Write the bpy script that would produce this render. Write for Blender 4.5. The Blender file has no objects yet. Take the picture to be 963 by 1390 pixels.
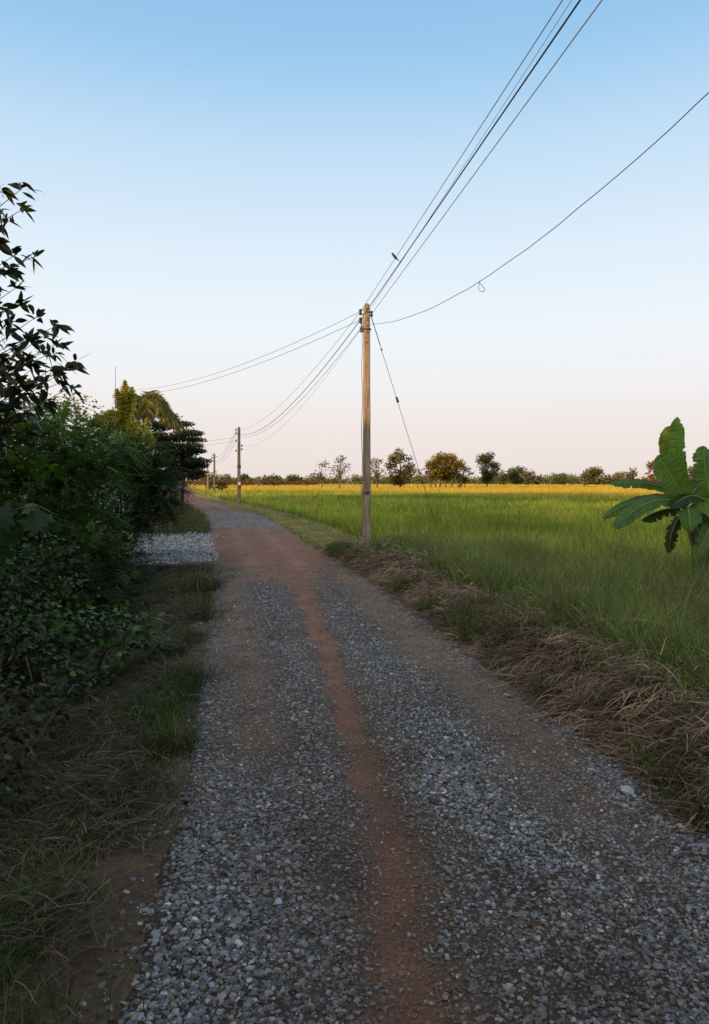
import bpy, math
import numpy as np
PI = math.pi
rng = np.random.default_rng(11)
S = bpy.context.scene
COL = S.collection
F, CX, HY, EYE = 980.0, 481.5, 653.0, 1.7      # lens in photo pixels, horizon row, eye height

def at(x, y, Y):
    return np.array([(x - CX) / F * Y, Y, EYE - (y - HY) / F * Y])

# ------------------------------------------------------------------ mesh helpers
def mesh(name, V, Fc, mat, parent=None, col=None, smooth=False, attrs=None):
    V = np.asarray(V, dtype=np.float32).reshape(-1, 3)
    Fc = np.asarray(Fc, dtype=np.int32)
    if parent is not None:
        V = V - np.array(abs_loc(parent), dtype=np.float32)
    me = bpy.data.meshes.new(name)
    n, k = Fc.shape
    me.vertices.add(len(V)); me.vertices.foreach_set('co', np.ascontiguousarray(V).ravel())
    me.loops.add(n * k); me.loops.foreach_set('vertex_index', np.ascontiguousarray(Fc).ravel())
    me.polygons.add(n)
    me.polygons.foreach_set('loop_start', np.arange(0, n * k, k, dtype=np.int32))
    me.polygons.foreach_set('loop_total', np.full(n, k, dtype=np.int32))
    me.polygons.foreach_set('use_smooth', np.full(n, bool(smooth)))
    if col is not None:
        c = np.ones((len(V), 4), dtype=np.float32); c[:, :3] = col
        a = me.attributes.new('col', 'FLOAT_COLOR', 'POINT'); a.data.foreach_set('color', c.ravel())
    for an, av in (attrs or {}).items():
        a = me.attributes.new(an, 'FLOAT', 'POINT'); a.data.foreach_set('value', np.asarray(av, dtype=np.float32))
    me.update(calc_edges=True)
    me.materials.append(mat)
    o = bpy.data.objects.new(name, me); COL.objects.link(o)
    if parent is not None: o.parent = parent
    return o

def abs_loc(o):
    l = np.zeros(3)
    while o is not None:
        l = l + np.array(o.location); o = o.parent
    return l

def tag(o, label=None, cat=None, group=None, kind=None):
    if label: o['label'] = label
    if cat: o['category'] = cat
    if group: o['group'] = group
    if kind: o['kind'] = kind
    return o

def thing(name, label, cat, loc, group=None):
    o = bpy.data.objects.new(name, None); o.empty_display_size = .2; COL.objects.link(o)
    o.location = [float(v) for v in loc]
    return tag(o, label, cat, group)

def merge(parts):
    V, Q, C, n = [], [], [], 0
    for p in parts:
        v, q = p[0], p[1]
        V.append(v); Q.append(q + n); n += len(v)
        C.append(np.broadcast_to(p[2] if len(p) > 2 else np.ones(3), (len(v), 3)))
    return np.concatenate(V), np.concatenate(Q), np.concatenate(C)

def unit(a):
    return a / np.maximum(np.linalg.norm(a, axis=-1, keepdims=True), 1e-9)

def tube(path, radii, ns=8, caps=True):
    P = np.asarray(path, float); n = len(P)
    r = np.asarray(radii, float)
    r = np.full(n, float(r)) if r.ndim == 0 else (r if len(r) == n else np.interp(np.linspace(0, 1, n), np.linspace(0, 1, len(r)), r))
    T = unit(np.gradient(P, axis=0))
    up = np.array([0, 0, 1.0]) if abs(T[0][2]) < .9 else np.array([1.0, 0, 0])
    A = unit(np.cross(T, up)); B = np.cross(T, A)
    th = np.arange(ns) / ns * 2 * PI
    V = (P[:, None] + r[:, None, None] * (np.cos(th)[None, :, None] * A[:, None] + np.sin(th)[None, :, None] * B[:, None])).reshape(-1, 3)
    i = np.arange(n - 1)[:, None] * ns; j = np.arange(ns)[None]; k = (j + 1) % ns
    Q = np.stack([i + j, i + k, i + ns + k, i + ns + j], -1).reshape(-1, 4)
    if caps:
        V = np.concatenate([V, P[:1], P[-1:]]); a, b = n * ns, n * ns + 1
        jj = np.arange(0, ns, 2); k1 = (jj + 1) % ns; k2 = (jj + 2) % ns
        Q = np.concatenate([Q, np.stack([np.full_like(jj, a), k2, k1, jj], -1),
                            np.stack([np.full_like(jj, b), (n - 1) * ns + jj, (n - 1) * ns + k1, (n - 1) * ns + k2], -1)])
    return V, Q

def box(c, s, rz=0.0, taper=1.0):
    x, y, z = np.array(s) / 2
    V = np.array([[-x, -y, -z], [x, -y, -z], [x, y, -z], [-x, y, -z], [-x * taper, -y * taper, z], [x * taper, -y * taper, z], [x * taper, y * taper, z], [-x * taper, y * taper, z]])
    c_, s_ = math.cos(rz), math.sin(rz)
    V = V @ np.array([[c_, s_, 0], [-s_, c_, 0], [0, 0, 1]]) + np.array(c)
    Q = np.array([[0, 3, 2, 1], [4, 5, 6, 7], [0, 1, 5, 4], [1, 2, 6, 5], [2, 3, 7, 6], [3, 0, 4, 7]])
    return V, Q

def lathe(c, prof, ns=16):
    """prof: (radius, z) pairs from bottom to top about a vertical axis at c."""
    th = np.arange(ns) / ns * 2 * PI
    V = np.concatenate([np.stack([r * np.cos(th), r * np.sin(th), np.full(ns, z)], -1) for r, z in prof]) + np.array(c)
    n = len(prof); i = np.arange(n - 1)[:, None] * ns; j = np.arange(ns)[None]; k = (j + 1) % ns
    return V, np.stack([i + j, i + k, i + ns + k, i + ns + j], -1).reshape(-1, 4)

def blades(P, D, Sd, L, W, droop, col, prof=(1, .8, .05), tipcol=None):
    """flat tapering strips (grass blades, leaves, straw): one strip per row of P."""
    n = len(P); k = len(prof)
    L = np.broadcast_to(L, n); W = np.broadcast_to(W, n); droop = np.broadcast_to(droop, n)
    t = np.linspace(0, 1, k)
    C = P[:, None] + D[:, None] * (L[:, None] * t)[..., None]
    C[..., 2] -= droop[:, None] * L[:, None] * t ** 2
    off = Sd[:, None] * (W[:, None] * np.asarray(prof)[None] / 2)[..., None]
    V = np.stack([C - off, C + off], 2).reshape(-1, 3)
    b = (np.arange(n) * 2 * k)[:, None]; s = np.arange(k - 1)[None] * 2
    Q = np.stack([b + s, b + s + 1, b + s + 3, b + s + 2], -1).reshape(-1, 4)
    col = np.broadcast_to(col, (n, 3))
    if tipcol is None:
        Cc = np.repeat(col, 2 * k, axis=0)
    else:
        tipcol = np.broadcast_to(tipcol, (n, 3))
        w = np.repeat(t ** 1.3, 2)[None, :, None]
        Cc = (col[:, None] * (1 - w) + tipcol[:, None] * w).reshape(-1, 3)
    return V, Q, Cc

def diamonds(P, D, Sd, L, W, droop, col, wide=.45):
    n = len(P)
    L = np.broadcast_to(L, n)[:, None]; W = np.broadcast_to(W, n)[:, None]; g = np.zeros((n, 3)); g[:, 2] = -np.broadcast_to(droop, n)
    M = P + D * L * wide + g * L * .2
    T = P + D * L + g * L * .8
    V = np.stack([P, M - Sd * W / 2, T, M + Sd * W / 2], 1).reshape(-1, 3)
    Q = np.arange(4 * n).reshape(n, 4)
    return V, Q, np.repeat(np.broadcast_to(col, (n, 3)), 4, axis=0)

def rdir(n):
    return unit(rng.normal(size=(n, 3)))

def side_of(D):
    return unit(np.cross(D, rdir(len(D))))

# value noise on numpy arrays
def _h(i, j, s):
    v = np.sin(i * 127.1 + j * 311.7 + s * 74.7) * 43758.5453
    return v - np.floor(v)
def noise(x, y, s=0):
    i, j = np.floor(x), np.floor(y); f, g = x - i, y - j
    f = f * f * (3 - 2 * f); g = g * g * (3 - 2 * g)
    return (_h(i, j, s) * (1 - f) + _h(i + 1, j, s) * f) * (1 - g) + (_h(i, j + 1, s) * (1 - f) + _h(i + 1, j + 1, s) * f) * g
def fbm(x, y, s=0, o=4):
    a, t, v = .5, 0, 0
    for k in range(o):
        v = v + a * noise(x, y, s + k * 13); t += a; a *= .5; x = x * 2.03 + 5.1; y = y * 2.03 + 1.7
    return v / t
def sst(a, b, x):
    t = np.clip((x - a) / (b - a), 0, 1); return t * t * (3 - 2 * t)
def lerp(a, b, t):
    t = np.asarray(t)[..., None]; return np.asarray(a) * (1 - t) + np.asarray(b) * t

# ------------------------------------------------------------------ materials
def newmat(name):
    m = bpy.data.materials.new(name); m.use_nodes = True
    m.node_tree.nodes.clear(); return m, m.node_tree.nodes, m.node_tree.links
def leaf_mat(name, trans=.3, rough=.6, spec=.25, vary=.35, scale=6.0):
    m, N, Lk = newmat(name)
    out = N.new('ShaderNodeOutputMaterial'); mix = N.new('ShaderNodeMixShader'); mix.inputs[0].default_value = trans
    p = N.new('ShaderNodeBsdfPrincipled'); p.inputs['Roughness'].default_value = rough; p.inputs['Specular IOR Level'].default_value = spec
    tr = N.new('ShaderNodeBsdfTranslucent')
    a = N.new('ShaderNodeAttribute'); a.attribute_name = 'col'
    tc = N.new('ShaderNodeTexCoord'); nz = N.new('ShaderNodeTexNoise'); nz.inputs['Scale'].default_value = scale; nz.inputs['Detail'].default_value = 3
    mr = N.new('ShaderNodeMapRange'); mr.inputs[1].default_value = .3; mr.inputs[2].default_value = .7; mr.inputs[3].default_value = 1 - vary; mr.inputs[4].default_value = 1 + vary
    mul = N.new('ShaderNodeVectorMath'); mul.operation = 'SCALE'
    yel = N.new('ShaderNodeVectorMath'); yel.operation = 'MULTIPLY'; yel.inputs[1].default_value = (1.25, 1.15, .55)
    Lk.new(tc.outputs['Object'], nz.inputs['Vector']); Lk.new(nz.outputs['Fac'], mr.inputs[0])
    Lk.new(a.outputs['Color'], mul.inputs[0]); Lk.new(mr.outputs[0], mul.inputs['Scale'])
    Lk.new(mul.outputs[0], p.inputs['Base Color']); Lk.new(mul.outputs[0], yel.inputs[0]); Lk.new(yel.outputs[0], tr.inputs[0])
    Lk.new(p.outputs[0], mix.inputs[1]); Lk.new(tr.outputs[0], mix.inputs[2]); Lk.new(mix.outputs[0], out.inputs[0])
    return m
def solid_mat(name, base=None, rough=.8, spec=.3, nscale=8.0, vary=.3, bump=.2, bscale=30.0, stretch=(1, 1, 1), metallic=0.0):
    """noise-broken colour (or the 'col' attribute) with noise bump."""
    m, N, Lk = newmat(name)
    out = N.new('ShaderNodeOutputMaterial'); p = N.new('ShaderNodeBsdfPrincipled')
    p.inputs['Roughness'].default_value = rough; p.inputs['Specular IOR Level'].default_value = spec; p.inputs['Metallic'].default_value = metallic
    tc = N.new('ShaderNodeTexCoord'); mp = N.new('ShaderNodeMapping'); mp.inputs['Scale'].default_value = stretch
    Lk.new(tc.outputs['Object'], mp.inputs[0])
    nz = N.new('ShaderNodeTexNoise'); nz.inputs['Scale'].default_value = nscale; nz.inputs['Detail'].default_value = 6
    mr = N.new('ShaderNodeMapRange'); mr.inputs[1].default_value = .3; mr.inputs[2].default_value = .7; mr.inputs[3].default_value = 1 - vary; mr.inputs[4].default_value = 1 + vary
    mul = N.new('ShaderNodeVectorMath'); mul.operation = 'SCALE'
    Lk.new(mp.outputs[0], nz.inputs['Vector']); Lk.new(nz.outputs['Fac'], mr.inputs[0]); Lk.new(mr.outputs[0], mul.inputs['Scale'])
    if base is None:
        a = N.new('ShaderNodeAttribute'); a.attribute_name = 'col'; Lk.new(a.outputs['Color'], mul.inputs[0])
    else:
        mul.inputs[0].default_value = base
    Lk.new(mul.outputs[0], p.inputs['Base Color'])
    bz = N.new('ShaderNodeTexNoise'); bz.inputs['Scale'].default_value = bscale; bz.inputs['Detail'].default_value = 5
    bp = N.new('ShaderNodeBump'); bp.inputs['Strength'].default_value = bump; bp.inputs['Distance'].default_value = .02
    Lk.new(mp.outputs[0], bz.inputs['Vector']); Lk.new(bz.outputs['Fac'], bp.inputs['Height']); Lk.new(bp.outputs[0], p.inputs['Normal'])
    Lk.new(p.outputs[0], out.inputs[0])
    return m

M_leaf = leaf_mat('foliage')
M_glossleaf = leaf_mat('glossy_foliage', .28, .42, .4, .25, 12)
M_farleaf = leaf_mat('far_foliage', .25, .8, .1, .3, .5)
M_grass = leaf_mat('grass_blades', .3, .6, .2, .3, 1.2)
M_rice = leaf_mat('rice_blades', .35, .6, .2, .22, .25)
M_straw = leaf_mat('dry_straw', .15, .75, .15, .35, 5)
M_bark = solid_mat('bark', (.12, .09, .068), .9, .15, 12, .4, .6, 25, (1, 1, .3))
M_palmbark = solid_mat('palm_bark', (.17, .16, .145), .9, .15, 5, .35, .5, 9, (.3, .3, 3))
M_stone = solid_mat('crushed_stone', None, .75, .3, 60, .35, .35, 140)
M_concrete = solid_mat('weathered_concrete', (.30, .235, .178), .88, .2, 14, .5, .5, 40, (1, 1, .12))
M_darkpole = solid_mat('shaded_weathered_concrete', (.13, .12, .11), .9, .2, 10, .4, .4, 40, (1, 1, .15))  # same concrete darkened, tree shade on the second pole put into its colour
M_porcelain = solid_mat('brown_porcelain', (.03, .012, .017), .5, .5, 20, .2, .05)
M_metal = solid_mat('rusty_galvanised_metal', (.10, .075, .06), .7, .4, 30, .4, .2, 60, (1, 1, 1), .3)
M_cable = solid_mat('black_cable', (.025, .026, .03), .6, .3, 5, .2, .02)
M_redcable = solid_mat('reddish_cable', (.12, .05, .06), .6, .3, 5, .2, .02)
M_greycable = solid_mat('bare_grey_wire', (.16, .17, .185), .5, .4, 5, .2, .02)

# ------------------------------------------------------------------ terrain shape
RT = np.array([(-40, .9, 3.4), (-15, -.2, 2.35), (0, -.60, 1.78), (2.5, -.73, 1.70), (3.9, -.89, 1.61), (4.8, -1.05, 1.50), (6.7, -1.38, 1.16), (8.5, -1.70, .92),
               (11.3, -2.2, .46), (13.1, -2.55, .10), (15.6, -3.05, -.42), (19.1, -3.8, -1.15), (24.9, -5.0, -2.25), (35.4, -7.4, -4.6), (52, -12.2, -9.4),
               (75, -19.6, -16.4), (111, -28.6, -25), (170, -43, -39), (260, -66, -62), (420, -104, -100)])
def RL(y): return np.interp(y, RT[:, 0], RT[:, 1])
def RR(y): return np.interp(y, RT[:, 0], RT[:, 2])
def drive_mask(x, y):          # gravel apron crossing the ditch on the left
    return sst(14.6, 15.3, y) * (1 - sst(21.6, 22.4, y)) * sst(-10.5, -9.5, x)
def gz(x, y):
    x = np.asarray(x, float); y = np.asarray(y, float)
    L, R = RL(y), RR(y)
    tl, tr = L - x, x - R
    zl = np.interp(tl, [0, .15, .5, 1.0, 1.7, 2.4, 3.2, 7], [.0, .0, -.05, -.22, -.75, -.62, -.12, -.08])
    fade = 1 - sst(38, 60, y)
    zl = np.where(zl < 0, zl * np.maximum(fade, .15), zl)
    zl = zl * (1 - drive_mask(x, y)) + .0 * drive_mask(x, y)
    za = np.interp(tr, [0, .15, .5, .95, 2.0, 3.2], [0, .03, .15, .16, -.2, -.3])
    zb = np.interp(tr, [0, .4, 1.0, 1.7, 3], [0, .03, .02, -.18, -.3])
    k = sst(15.5, 20, y)
    zr = za * (1 - k) + zb * k
    inside = np.clip(np.minimum(x - L, R - x) / .12, 0, 1)
    z = np.where(tl > 0, zl, np.where(tr > 0, zr, -.06 * inside))
    z = z + np.where((tl > 0) | (tr > 0), (fbm(x * 2.2, y * 2.2, 3) - .5) * .07 * np.clip(np.maximum(tl, tr) / .3, .25, 1), 0)
    return z
def road_z(x, y):
    L, R = RL(y), RR(y)
    e = np.minimum(x - L, R - x)
    return .012 + .03 * np.clip(e / .8, 0, 1) - .35 * np.clip(-e, 0, 1) + (fbm(x * 5, y * 5, 8) - .5) * .035 - .025 * dirt_strip(x, y)
CS = np.array([(0, .22, .15), (2.6, .19, .13), (3.05, .18, .14), (3.73, .12, .13), (4.8, 0, .095), (6.74, -.23, .12), (8.46, -.46, .12), (11.3, -.82, .16), (14, -1.25, .5), (15.6, -1.5, .9)])
def dirt_strip(x, y):
    c = np.interp(y, CS[:, 0], CS[:, 1]); h = np.interp(y, CS[:, 0], CS[:, 2])
    j = (fbm(x * 3, y * 3, 21) - .5) * .28 + (fbm(x * 14, y * 14, 22) - .5) * .12
    return 1 - sst(.25, 1.6, np.abs(x - c + j * .7) / h)
def road_masks(x, y):
    """gravel cover 0..1 and base colour of the surface between the stones."""
    L, R = RL(y), RR(y)
    n1 = fbm(x * 1.3, y * 1.3, 31); n2 = fbm(x * 6, y * 6, 32); n3 = fbm(x * .5 + 9, y * .35, 33)
    ds = dirt_strip(x, y)
    rc = np.interp(y, [2, 3.9, 4.8, 5.6, 6.74, 8.46, 12], [1.2, 1.15, 1.07, 1.0, .79, .53, 0])
    rt = (1 - sst(.12, .42, np.abs(x - rc + (n1 - .5) * .35))) * np.interp(y, [2.6, 3.6, 12, 14], [0, 1, 1, .6])
    lc = np.interp(y, [2, 4.8, 6.74, 11.3], [-.55, -.74, -1.08, -1.9])
    lt = (1 - sst(.08, .40, np.abs(x - lc + (n1 - .5) * .4))) * np.interp(y, [3, 4.5, 12], [0, .85, 1])
    far = sst(11.5, 16.5, y + (n1 - .5) * 4 + 2.5 * np.exp(-((x - (L + R) / 2) / .5) ** 2) - 2.0 * sst(.55, .95, np.abs(2 * (x - L) / (R - L) - 1)))
    grey = sst(24, 27, y + (n1 - .5) * 4) * (1 - sst(37, 41, y + (n3 - .5) * 6)) + .5 * sst(44, 47, y) * (1 - sst(50, 54, y))
    redfar = far * (1 - grey)
    cover = (1 - .9 * ds ** 1.2) * (1 - .62 * rt) * (1 - .55 * lt) * (1 - .93 * redfar) * np.clip(.75 + (n1 - .4) * 1.2, .35, 1) * (1 - .5 * np.exp(-((x - np.interp(y, CS[:, 0], CS[:, 1]) + (n1 - .5) * .25) / (2.4 * np.interp(y, CS[:, 0], CS[:, 2]))) ** 2) * (1 - far))
    cover = np.where(y > 23, np.maximum(cover, grey * .55), cover)
    red = np.array([.285, .138, .092]); tan = np.array([.21, .145, .10]); soil = np.array([.10, .072, .056])
    c = lerp(np.broadcast_to(soil, x.shape + (3,)), np.broadcast_to(tan, x.shape + (3,)), np.clip(np.maximum(rt, lt) * 1.0 + (n2 - .5) * .5, 0, 1))
    c = lerp(c, np.broadcast_to(tan, x.shape + (3,)), .7 * np.exp(-((x - np.interp(y, CS[:, 0], CS[:, 1])) / (2.6 * np.interp(y, CS[:, 0], CS[:, 2]))) ** 2))
    c = lerp(c, np.broadcast_to(red, x.shape + (3,)), np.clip(np.maximum(ds * (.55 + .6 * (n2 - .2)), redfar * (.72 + .5 * (n1 - .5))), 0, 1))
    # pale tyre-swept streaks on the red stretch
    v = (x - L) / (R - L)
    st = np.exp(-((v - .3) / .07) ** 2) + np.exp(-((v - .66) / .07) ** 2)
    c = lerp(c, np.broadcast_to([.33, .20, .15], x.shape + (3,)), np.clip(far * st * .55 * (n2 + .3), 0, 1))
    c = lerp(c, np.broadcast_to([.26, .235, .225], x.shape + (3,)), np.clip(grey * .75, 0, 1))
    c = c * ((0.7 + .6 * n2) * (.56 + .44 * sst(2.8, 8, y)))[..., None]  # near end darkened, overhead tree shade put into the colour
    return cover, c

# ------------------------------------------------------------------ ground sheet
def graded(lo, hi, f0, f1, step, grow=1.13):
    a = list(np.arange(f0, f1, step)); s = step; v = f1
    while v < hi: a.append(v); s *= grow; v += s
    a.append(hi); s = step; v = f0 - step; b = []
    while v > lo: b.append(v); s *= grow; v -= s
    b.append(lo)
    return np.array(sorted(set(b + a)))
def grid(xs, ys):
    X, Y = np.meshgrid(xs, ys); n, m = X.shape
    i = np.arange(n - 1)[:, None] * m + np.arange(m - 1)[None]
    return X, Y, np.stack([i, i + 1, i + m + 1, i + m], -1).reshape(-1, 4)
xs = graded(-2500, 2500, -7.5, 5.5, .085); ys = graded(-300, 4000, .8, 20, .095)
X, Y, Q = grid(xs, ys)
Z = gz(X, Y)
n1 = fbm(X * .9, Y * .9, 41); n2 = fbm(X * 5, Y * 5, 42)
tl, tr = RL(Y) - X, X - RR(Y)
soil = np.array([.075, .052, .038]); dry = np.array([.13, .095, .06]); grn = np.array([.045, .065, .022]); fld = np.array([.07, .09, .025]); ripe = np.array([.40, .27, .05])
c = np.broadcast_to(soil, X.shape + (3,))
c = lerp(c, np.broadcast_to(dry, X.shape + (3,)), np.clip((n1 - .4) * 2.5, 0, .8))
c = lerp(c, np.broadcast_to(grn, X.shape + (3,)), np.clip((tl > .4) * (n2 - .35) * 1.6, 0, .8))
c = lerp(c, np.broadcast_to([.30, .29, .14], X.shape + (3,)), sst(16, 20, Y) * sst(.1, .4, tr) * .85)
c = lerp(c, np.broadcast_to(fld, X.shape + (3,)), sst(1.7, 2.3, tr))
c = lerp(c, np.broadcast_to(ripe, X.shape + (3,)), sst(80, 110, Y) * sst(2, 6, np.abs(X - (RL(Y) + RR(Y)) / 2)))
c = lerp(c, np.broadcast_to([.22, .21, .205], X.shape + (3,)), drive_mask(X, Y) * (tl > 0))
c = c * (.7 + .6 * n2)[..., None]
M_ground = solid_mat('bare_earth', None, .95, .1, 30, .35, .7, 60)
tag(mesh('ground', np.stack([X, Y, Z], -1), Q, M_ground, col=c.reshape(-1, 3), smooth=True), kind='structure')

# ------------------------------------------------------------------ road
def road_material():
    m, N, Lk = newmat('gravel_and_red_dirt')
    out = N.new('ShaderNodeOutputMaterial'); p = N.new('ShaderNodeBsdfPrincipled'); p.inputs['Roughness'].default_value = .9; p.inputs['Specular IOR Level'].default_value = .2
    a = N.new('ShaderNodeAttribute'); a.attribute_name = 'col'; g = N.new('ShaderNodeAttribute'); g.attribute_name = 'gravel'
    tc = N.new('ShaderNodeTexCoord')
    v = N.new('ShaderNodeTexVoronoi'); v.inputs['Scale'].default_value = 38; v.inputs['Randomness'].default_value = 1
    v2 = N.new('ShaderNodeTexVoronoi'); v2.inputs['Scale'].default_value = 95
    nz = N.new('ShaderNodeTexNoise'); nz.inputs['Scale'].default_value = 70; nz.inputs['Detail'].default_value = 6
    for q in (v, v2, nz): Lk.new(tc.outputs['Object'], q.inputs['Vector'])
    hs = N.new('ShaderNodeSeparateColor'); Lk.new(v.outputs['Color'], hs.inputs[0])
    ramp = N.new('ShaderNodeValToRGB'); e = ramp.color_ramp.elements
    e[0].position = 0; e[0].color = (.07, .075, .085, 1); e[1].position = 1; e[1].color = (.34, .35, .36, 1)
    e2 = e.new(.55); e2.color = (.15, .165, .185, 1); e3 = e.new(.75); e3.color = (.20, .17, .14, 1)
    Lk.new(hs.outputs[0], ramp.inputs[0])
    lt = N.new('ShaderNodeMath'); lt.operation = 'LESS_THAN'; Lk.new(hs.outputs[1], lt.inputs[0]); Lk.new(g.outputs['Fac'], lt.inputs[1])
    edge = N.new('ShaderNodeMapRange'); edge.inputs[1].default_value = .25; edge.inputs[2].default_value = .5; edge.inputs[3].default_value = 1; edge.inputs[4].default_value = .0
    Lk.new(v.outputs['Distance'], edge.inputs[0])
    fm = N.new('ShaderNodeMath'); fm.operation = 'MULTIPLY'; Lk.new(lt.outputs[0], fm.inputs[0]); Lk.new(edge.outputs[0], fm.inputs[1])
    mr = N.new('ShaderNodeMapRange'); mr.inputs[1].default_value = .3; mr.inputs[2].default_value = .7; mr.inputs[3].default_value = .6; mr.inputs[4].default_value = 1.4
    Lk.new(nz.outputs['Fac'], mr.inputs[0])
    sc = N.new('ShaderNodeVectorMath'); sc.operation = 'SCALE'; Lk.new(a.outputs['Color'], sc.inputs[0]); Lk.new(mr.outputs[0], sc.inputs['Scale'])
    mx = N.new('ShaderNodeMix'); mx.data_type = 'RGBA'
    Lk.new(fm.outputs[0], mx.inputs['Factor']); Lk.new(sc.outputs[0], mx.inputs['A']); Lk.new(ramp.outputs[0], mx.inputs['B'])
    Lk.new(mx.outputs['Result'], p.inputs['Base Color'])
    h1 = N.new('ShaderNodeMath'); h1.operation = 'MULTIPLY'; Lk.new(fm.outputs[0], h1.inputs[0]); h1.inputs[1].default_value = 1.2
    h2 = N.new('ShaderNodeMath'); h2.operation = 'ADD'; Lk.new(h1.outputs[0], h2.inputs[0]); Lk.new(nz.outputs['Fac'], h2.inputs[1])
    h3 = N.new('ShaderNodeMath'); h3.operation = 'SUBTRACT'; Lk.new(h2.outputs[0], h3.inputs[0]); Lk.new(v2.outputs['Distance'], h3.inputs[1])
    bp = N.new('ShaderNodeBump'); bp.inputs['Strength'].default_value = .7; bp.inputs['Distance'].default_value = .015
    Lk.new(h3.outputs[0], bp.inputs['Height']); Lk.new(bp.outputs[0], p.inputs['Normal']); Lk.new(p.outputs[0], out.inputs[0])
    return m
ry = graded(-20, 400, .8, 22, .06, 1.06)
us = np.linspace(-.10, 1.10, 72)
U, Yr = np.meshgrid(us, ry)
Xr = RL(Yr) + U * (RR(Yr) - RL(Yr))
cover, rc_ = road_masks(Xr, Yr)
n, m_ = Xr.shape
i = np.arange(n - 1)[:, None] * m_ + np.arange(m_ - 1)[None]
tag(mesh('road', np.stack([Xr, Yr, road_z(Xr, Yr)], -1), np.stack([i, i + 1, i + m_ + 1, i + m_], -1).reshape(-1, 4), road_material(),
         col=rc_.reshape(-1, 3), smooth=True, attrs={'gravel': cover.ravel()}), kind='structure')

# crushed stones lying on the road
t_ = (1 + 5 ** .5) / 2
ICO = unit(np.array([(-1, t_, 0), (1, t_, 0), (-1, -t_, 0), (1, -t_, 0), (0, -1, t_), (0, 1, t_), (0, -1, -t_), (0, 1, -t_), (t_, 0, -1), (t_, 0, 1), (-t_, 0, -1), (-t_, 0, 1)], float))
ICF = np.array([(0, 11, 5), (0, 5, 1), (0, 1, 7), (0, 7, 10), (0, 10, 11), (1, 5, 9), (5, 11, 4), (11, 10, 2), (10, 7, 6), (7, 1, 8), (3, 9, 4), (3, 4, 2), (3, 2, 6), (3, 6, 8), (3, 8, 9), (4, 9, 5), (2, 4, 11), (6, 2, 10), (8, 6, 7), (9, 8, 1)])
def rocks(P, r, col, flat=.62):
    n = len(P)
    B = ICO[None] * rng.uniform(.62, 1.2, (n, 12, 1)) * rng.uniform(.65, 1.3, (n, 1, 3))
    B[..., 2] *= flat
    a = rng.uniform(0, 2 * PI, n); tx = rng.normal(0, .35, n)
    ca, sa, ct, s_t = np.cos(a), np.sin(a), np.cos(tx), np.sin(tx)
    x, y, z = B[..., 0], B[..., 1], B[..., 2]
    y, z = y * ct[:, None] - z * s_t[:, None], y * s_t[:, None] + z * ct[:, None]
    V = np.stack([x * ca[:, None] - y * sa[:, None], x * sa[:, None] + y * ca[:, None], z], -1) * np.asarray(r)[:, None, None] + P[:, None]
    Fc = (np.arange(n)[:, None, None] * 12 + ICF[None]).reshape(-1, 3)
    return V.reshape(-1, 3), Fc, np.repeat(col, 12, axis=0)
def stone_cols(n, warm=.18):
    k = rng.random(n)[:, None]; b = rng.gamma(5, .034, n)[:, None]
    c = np.where(k < .70, np.array([.90, 1.0, 1.10]), np.where(k < 1 - warm, np.array([1, 1, 1.0]), np.array([1.2, .98, .78]))) * b
    br = rng.random(n)[:, None] < .022
    return np.clip(np.where(br, .42 + .1 * rng.random((n, 1)), c), .02, .6)
PP, RRs = [], []
for y0, y1, dens, rmin, rmax in ((1.7, 4.2, 5600, .0045, .0160), (4.2, 7.5, 3400, .006, .0165), (7.5, 12, 1350, .008, .0185), (12, 24, 260, .012, .022), (24, 45, 50, .015, .03)):
    A = (y1 - y0) * 3.2; nn = int(A * dens)
    y = rng.uniform(y0, y1, nn); L, R = RL(y) - .18, RR(y) + .12; x = L + rng.random(nn) * (R - L)
    cov, _ = road_masks(x, y)
    e = np.minimum(x - RL(y), RR(y) - x)
    pr = np.clip(cov * 1.25 + .13, 0, 1) * np.clip(.35 + e / .12, .08, 1)
    keep = rng.random(nn) < pr
    x, y, cov = x[keep], y[keep], cov[keep]
    r = rmin + (rmax - rmin) * np.minimum(rng.random(len(x)) ** 2.2 * (.5 + .65 * cov) * np.where(rng.random(len(x)) < .02, 1.7, 1), 1.5)
    z = np.maximum(road_z(x, y), gz(x, y)) + r * .14
    PP.append(np.stack([x, y, z], -1)); RRs.append(r)
P = np.concatenate(PP); r = np.concatenate(RRs)
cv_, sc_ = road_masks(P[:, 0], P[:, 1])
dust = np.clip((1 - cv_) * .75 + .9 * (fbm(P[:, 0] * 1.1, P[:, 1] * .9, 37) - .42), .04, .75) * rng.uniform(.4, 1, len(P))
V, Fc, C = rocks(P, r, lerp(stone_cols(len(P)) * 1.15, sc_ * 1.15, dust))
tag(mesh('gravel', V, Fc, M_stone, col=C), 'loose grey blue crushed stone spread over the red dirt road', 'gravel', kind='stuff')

# gravel apron over the ditch
nn = 15000
x = rng.uniform(-10.2, -2.8, nn); y = rng.uniform(14.8, 22.2, nn)
k = (drive_mask(x, y) > .25 + (fbm(x * 2, y * 2, 93) - .5) * .9) & (x < RL(y) + .15 + rng.normal(0, .25, nn)); x, y = x[k], y[k]
r = rng.uniform(.018, .042, len(x))
hump = .10 * np.exp(-((y - 21.6) / .35) ** 2)
V, Fc, C = rocks(np.stack([x, y, gz(x, y) + .02 + hump * rng.random(len(x)) + .05 * rng.random(len(x))], -1), r, np.clip(stone_cols(len(x), .1) * 1.5 + .10, .05, .6))
tag(mesh('gravel', V, Fc, M_stone, col=C), 'pale grey gravel heaped on the driveway crossing the ditch', 'gravel', kind='stuff')

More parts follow.
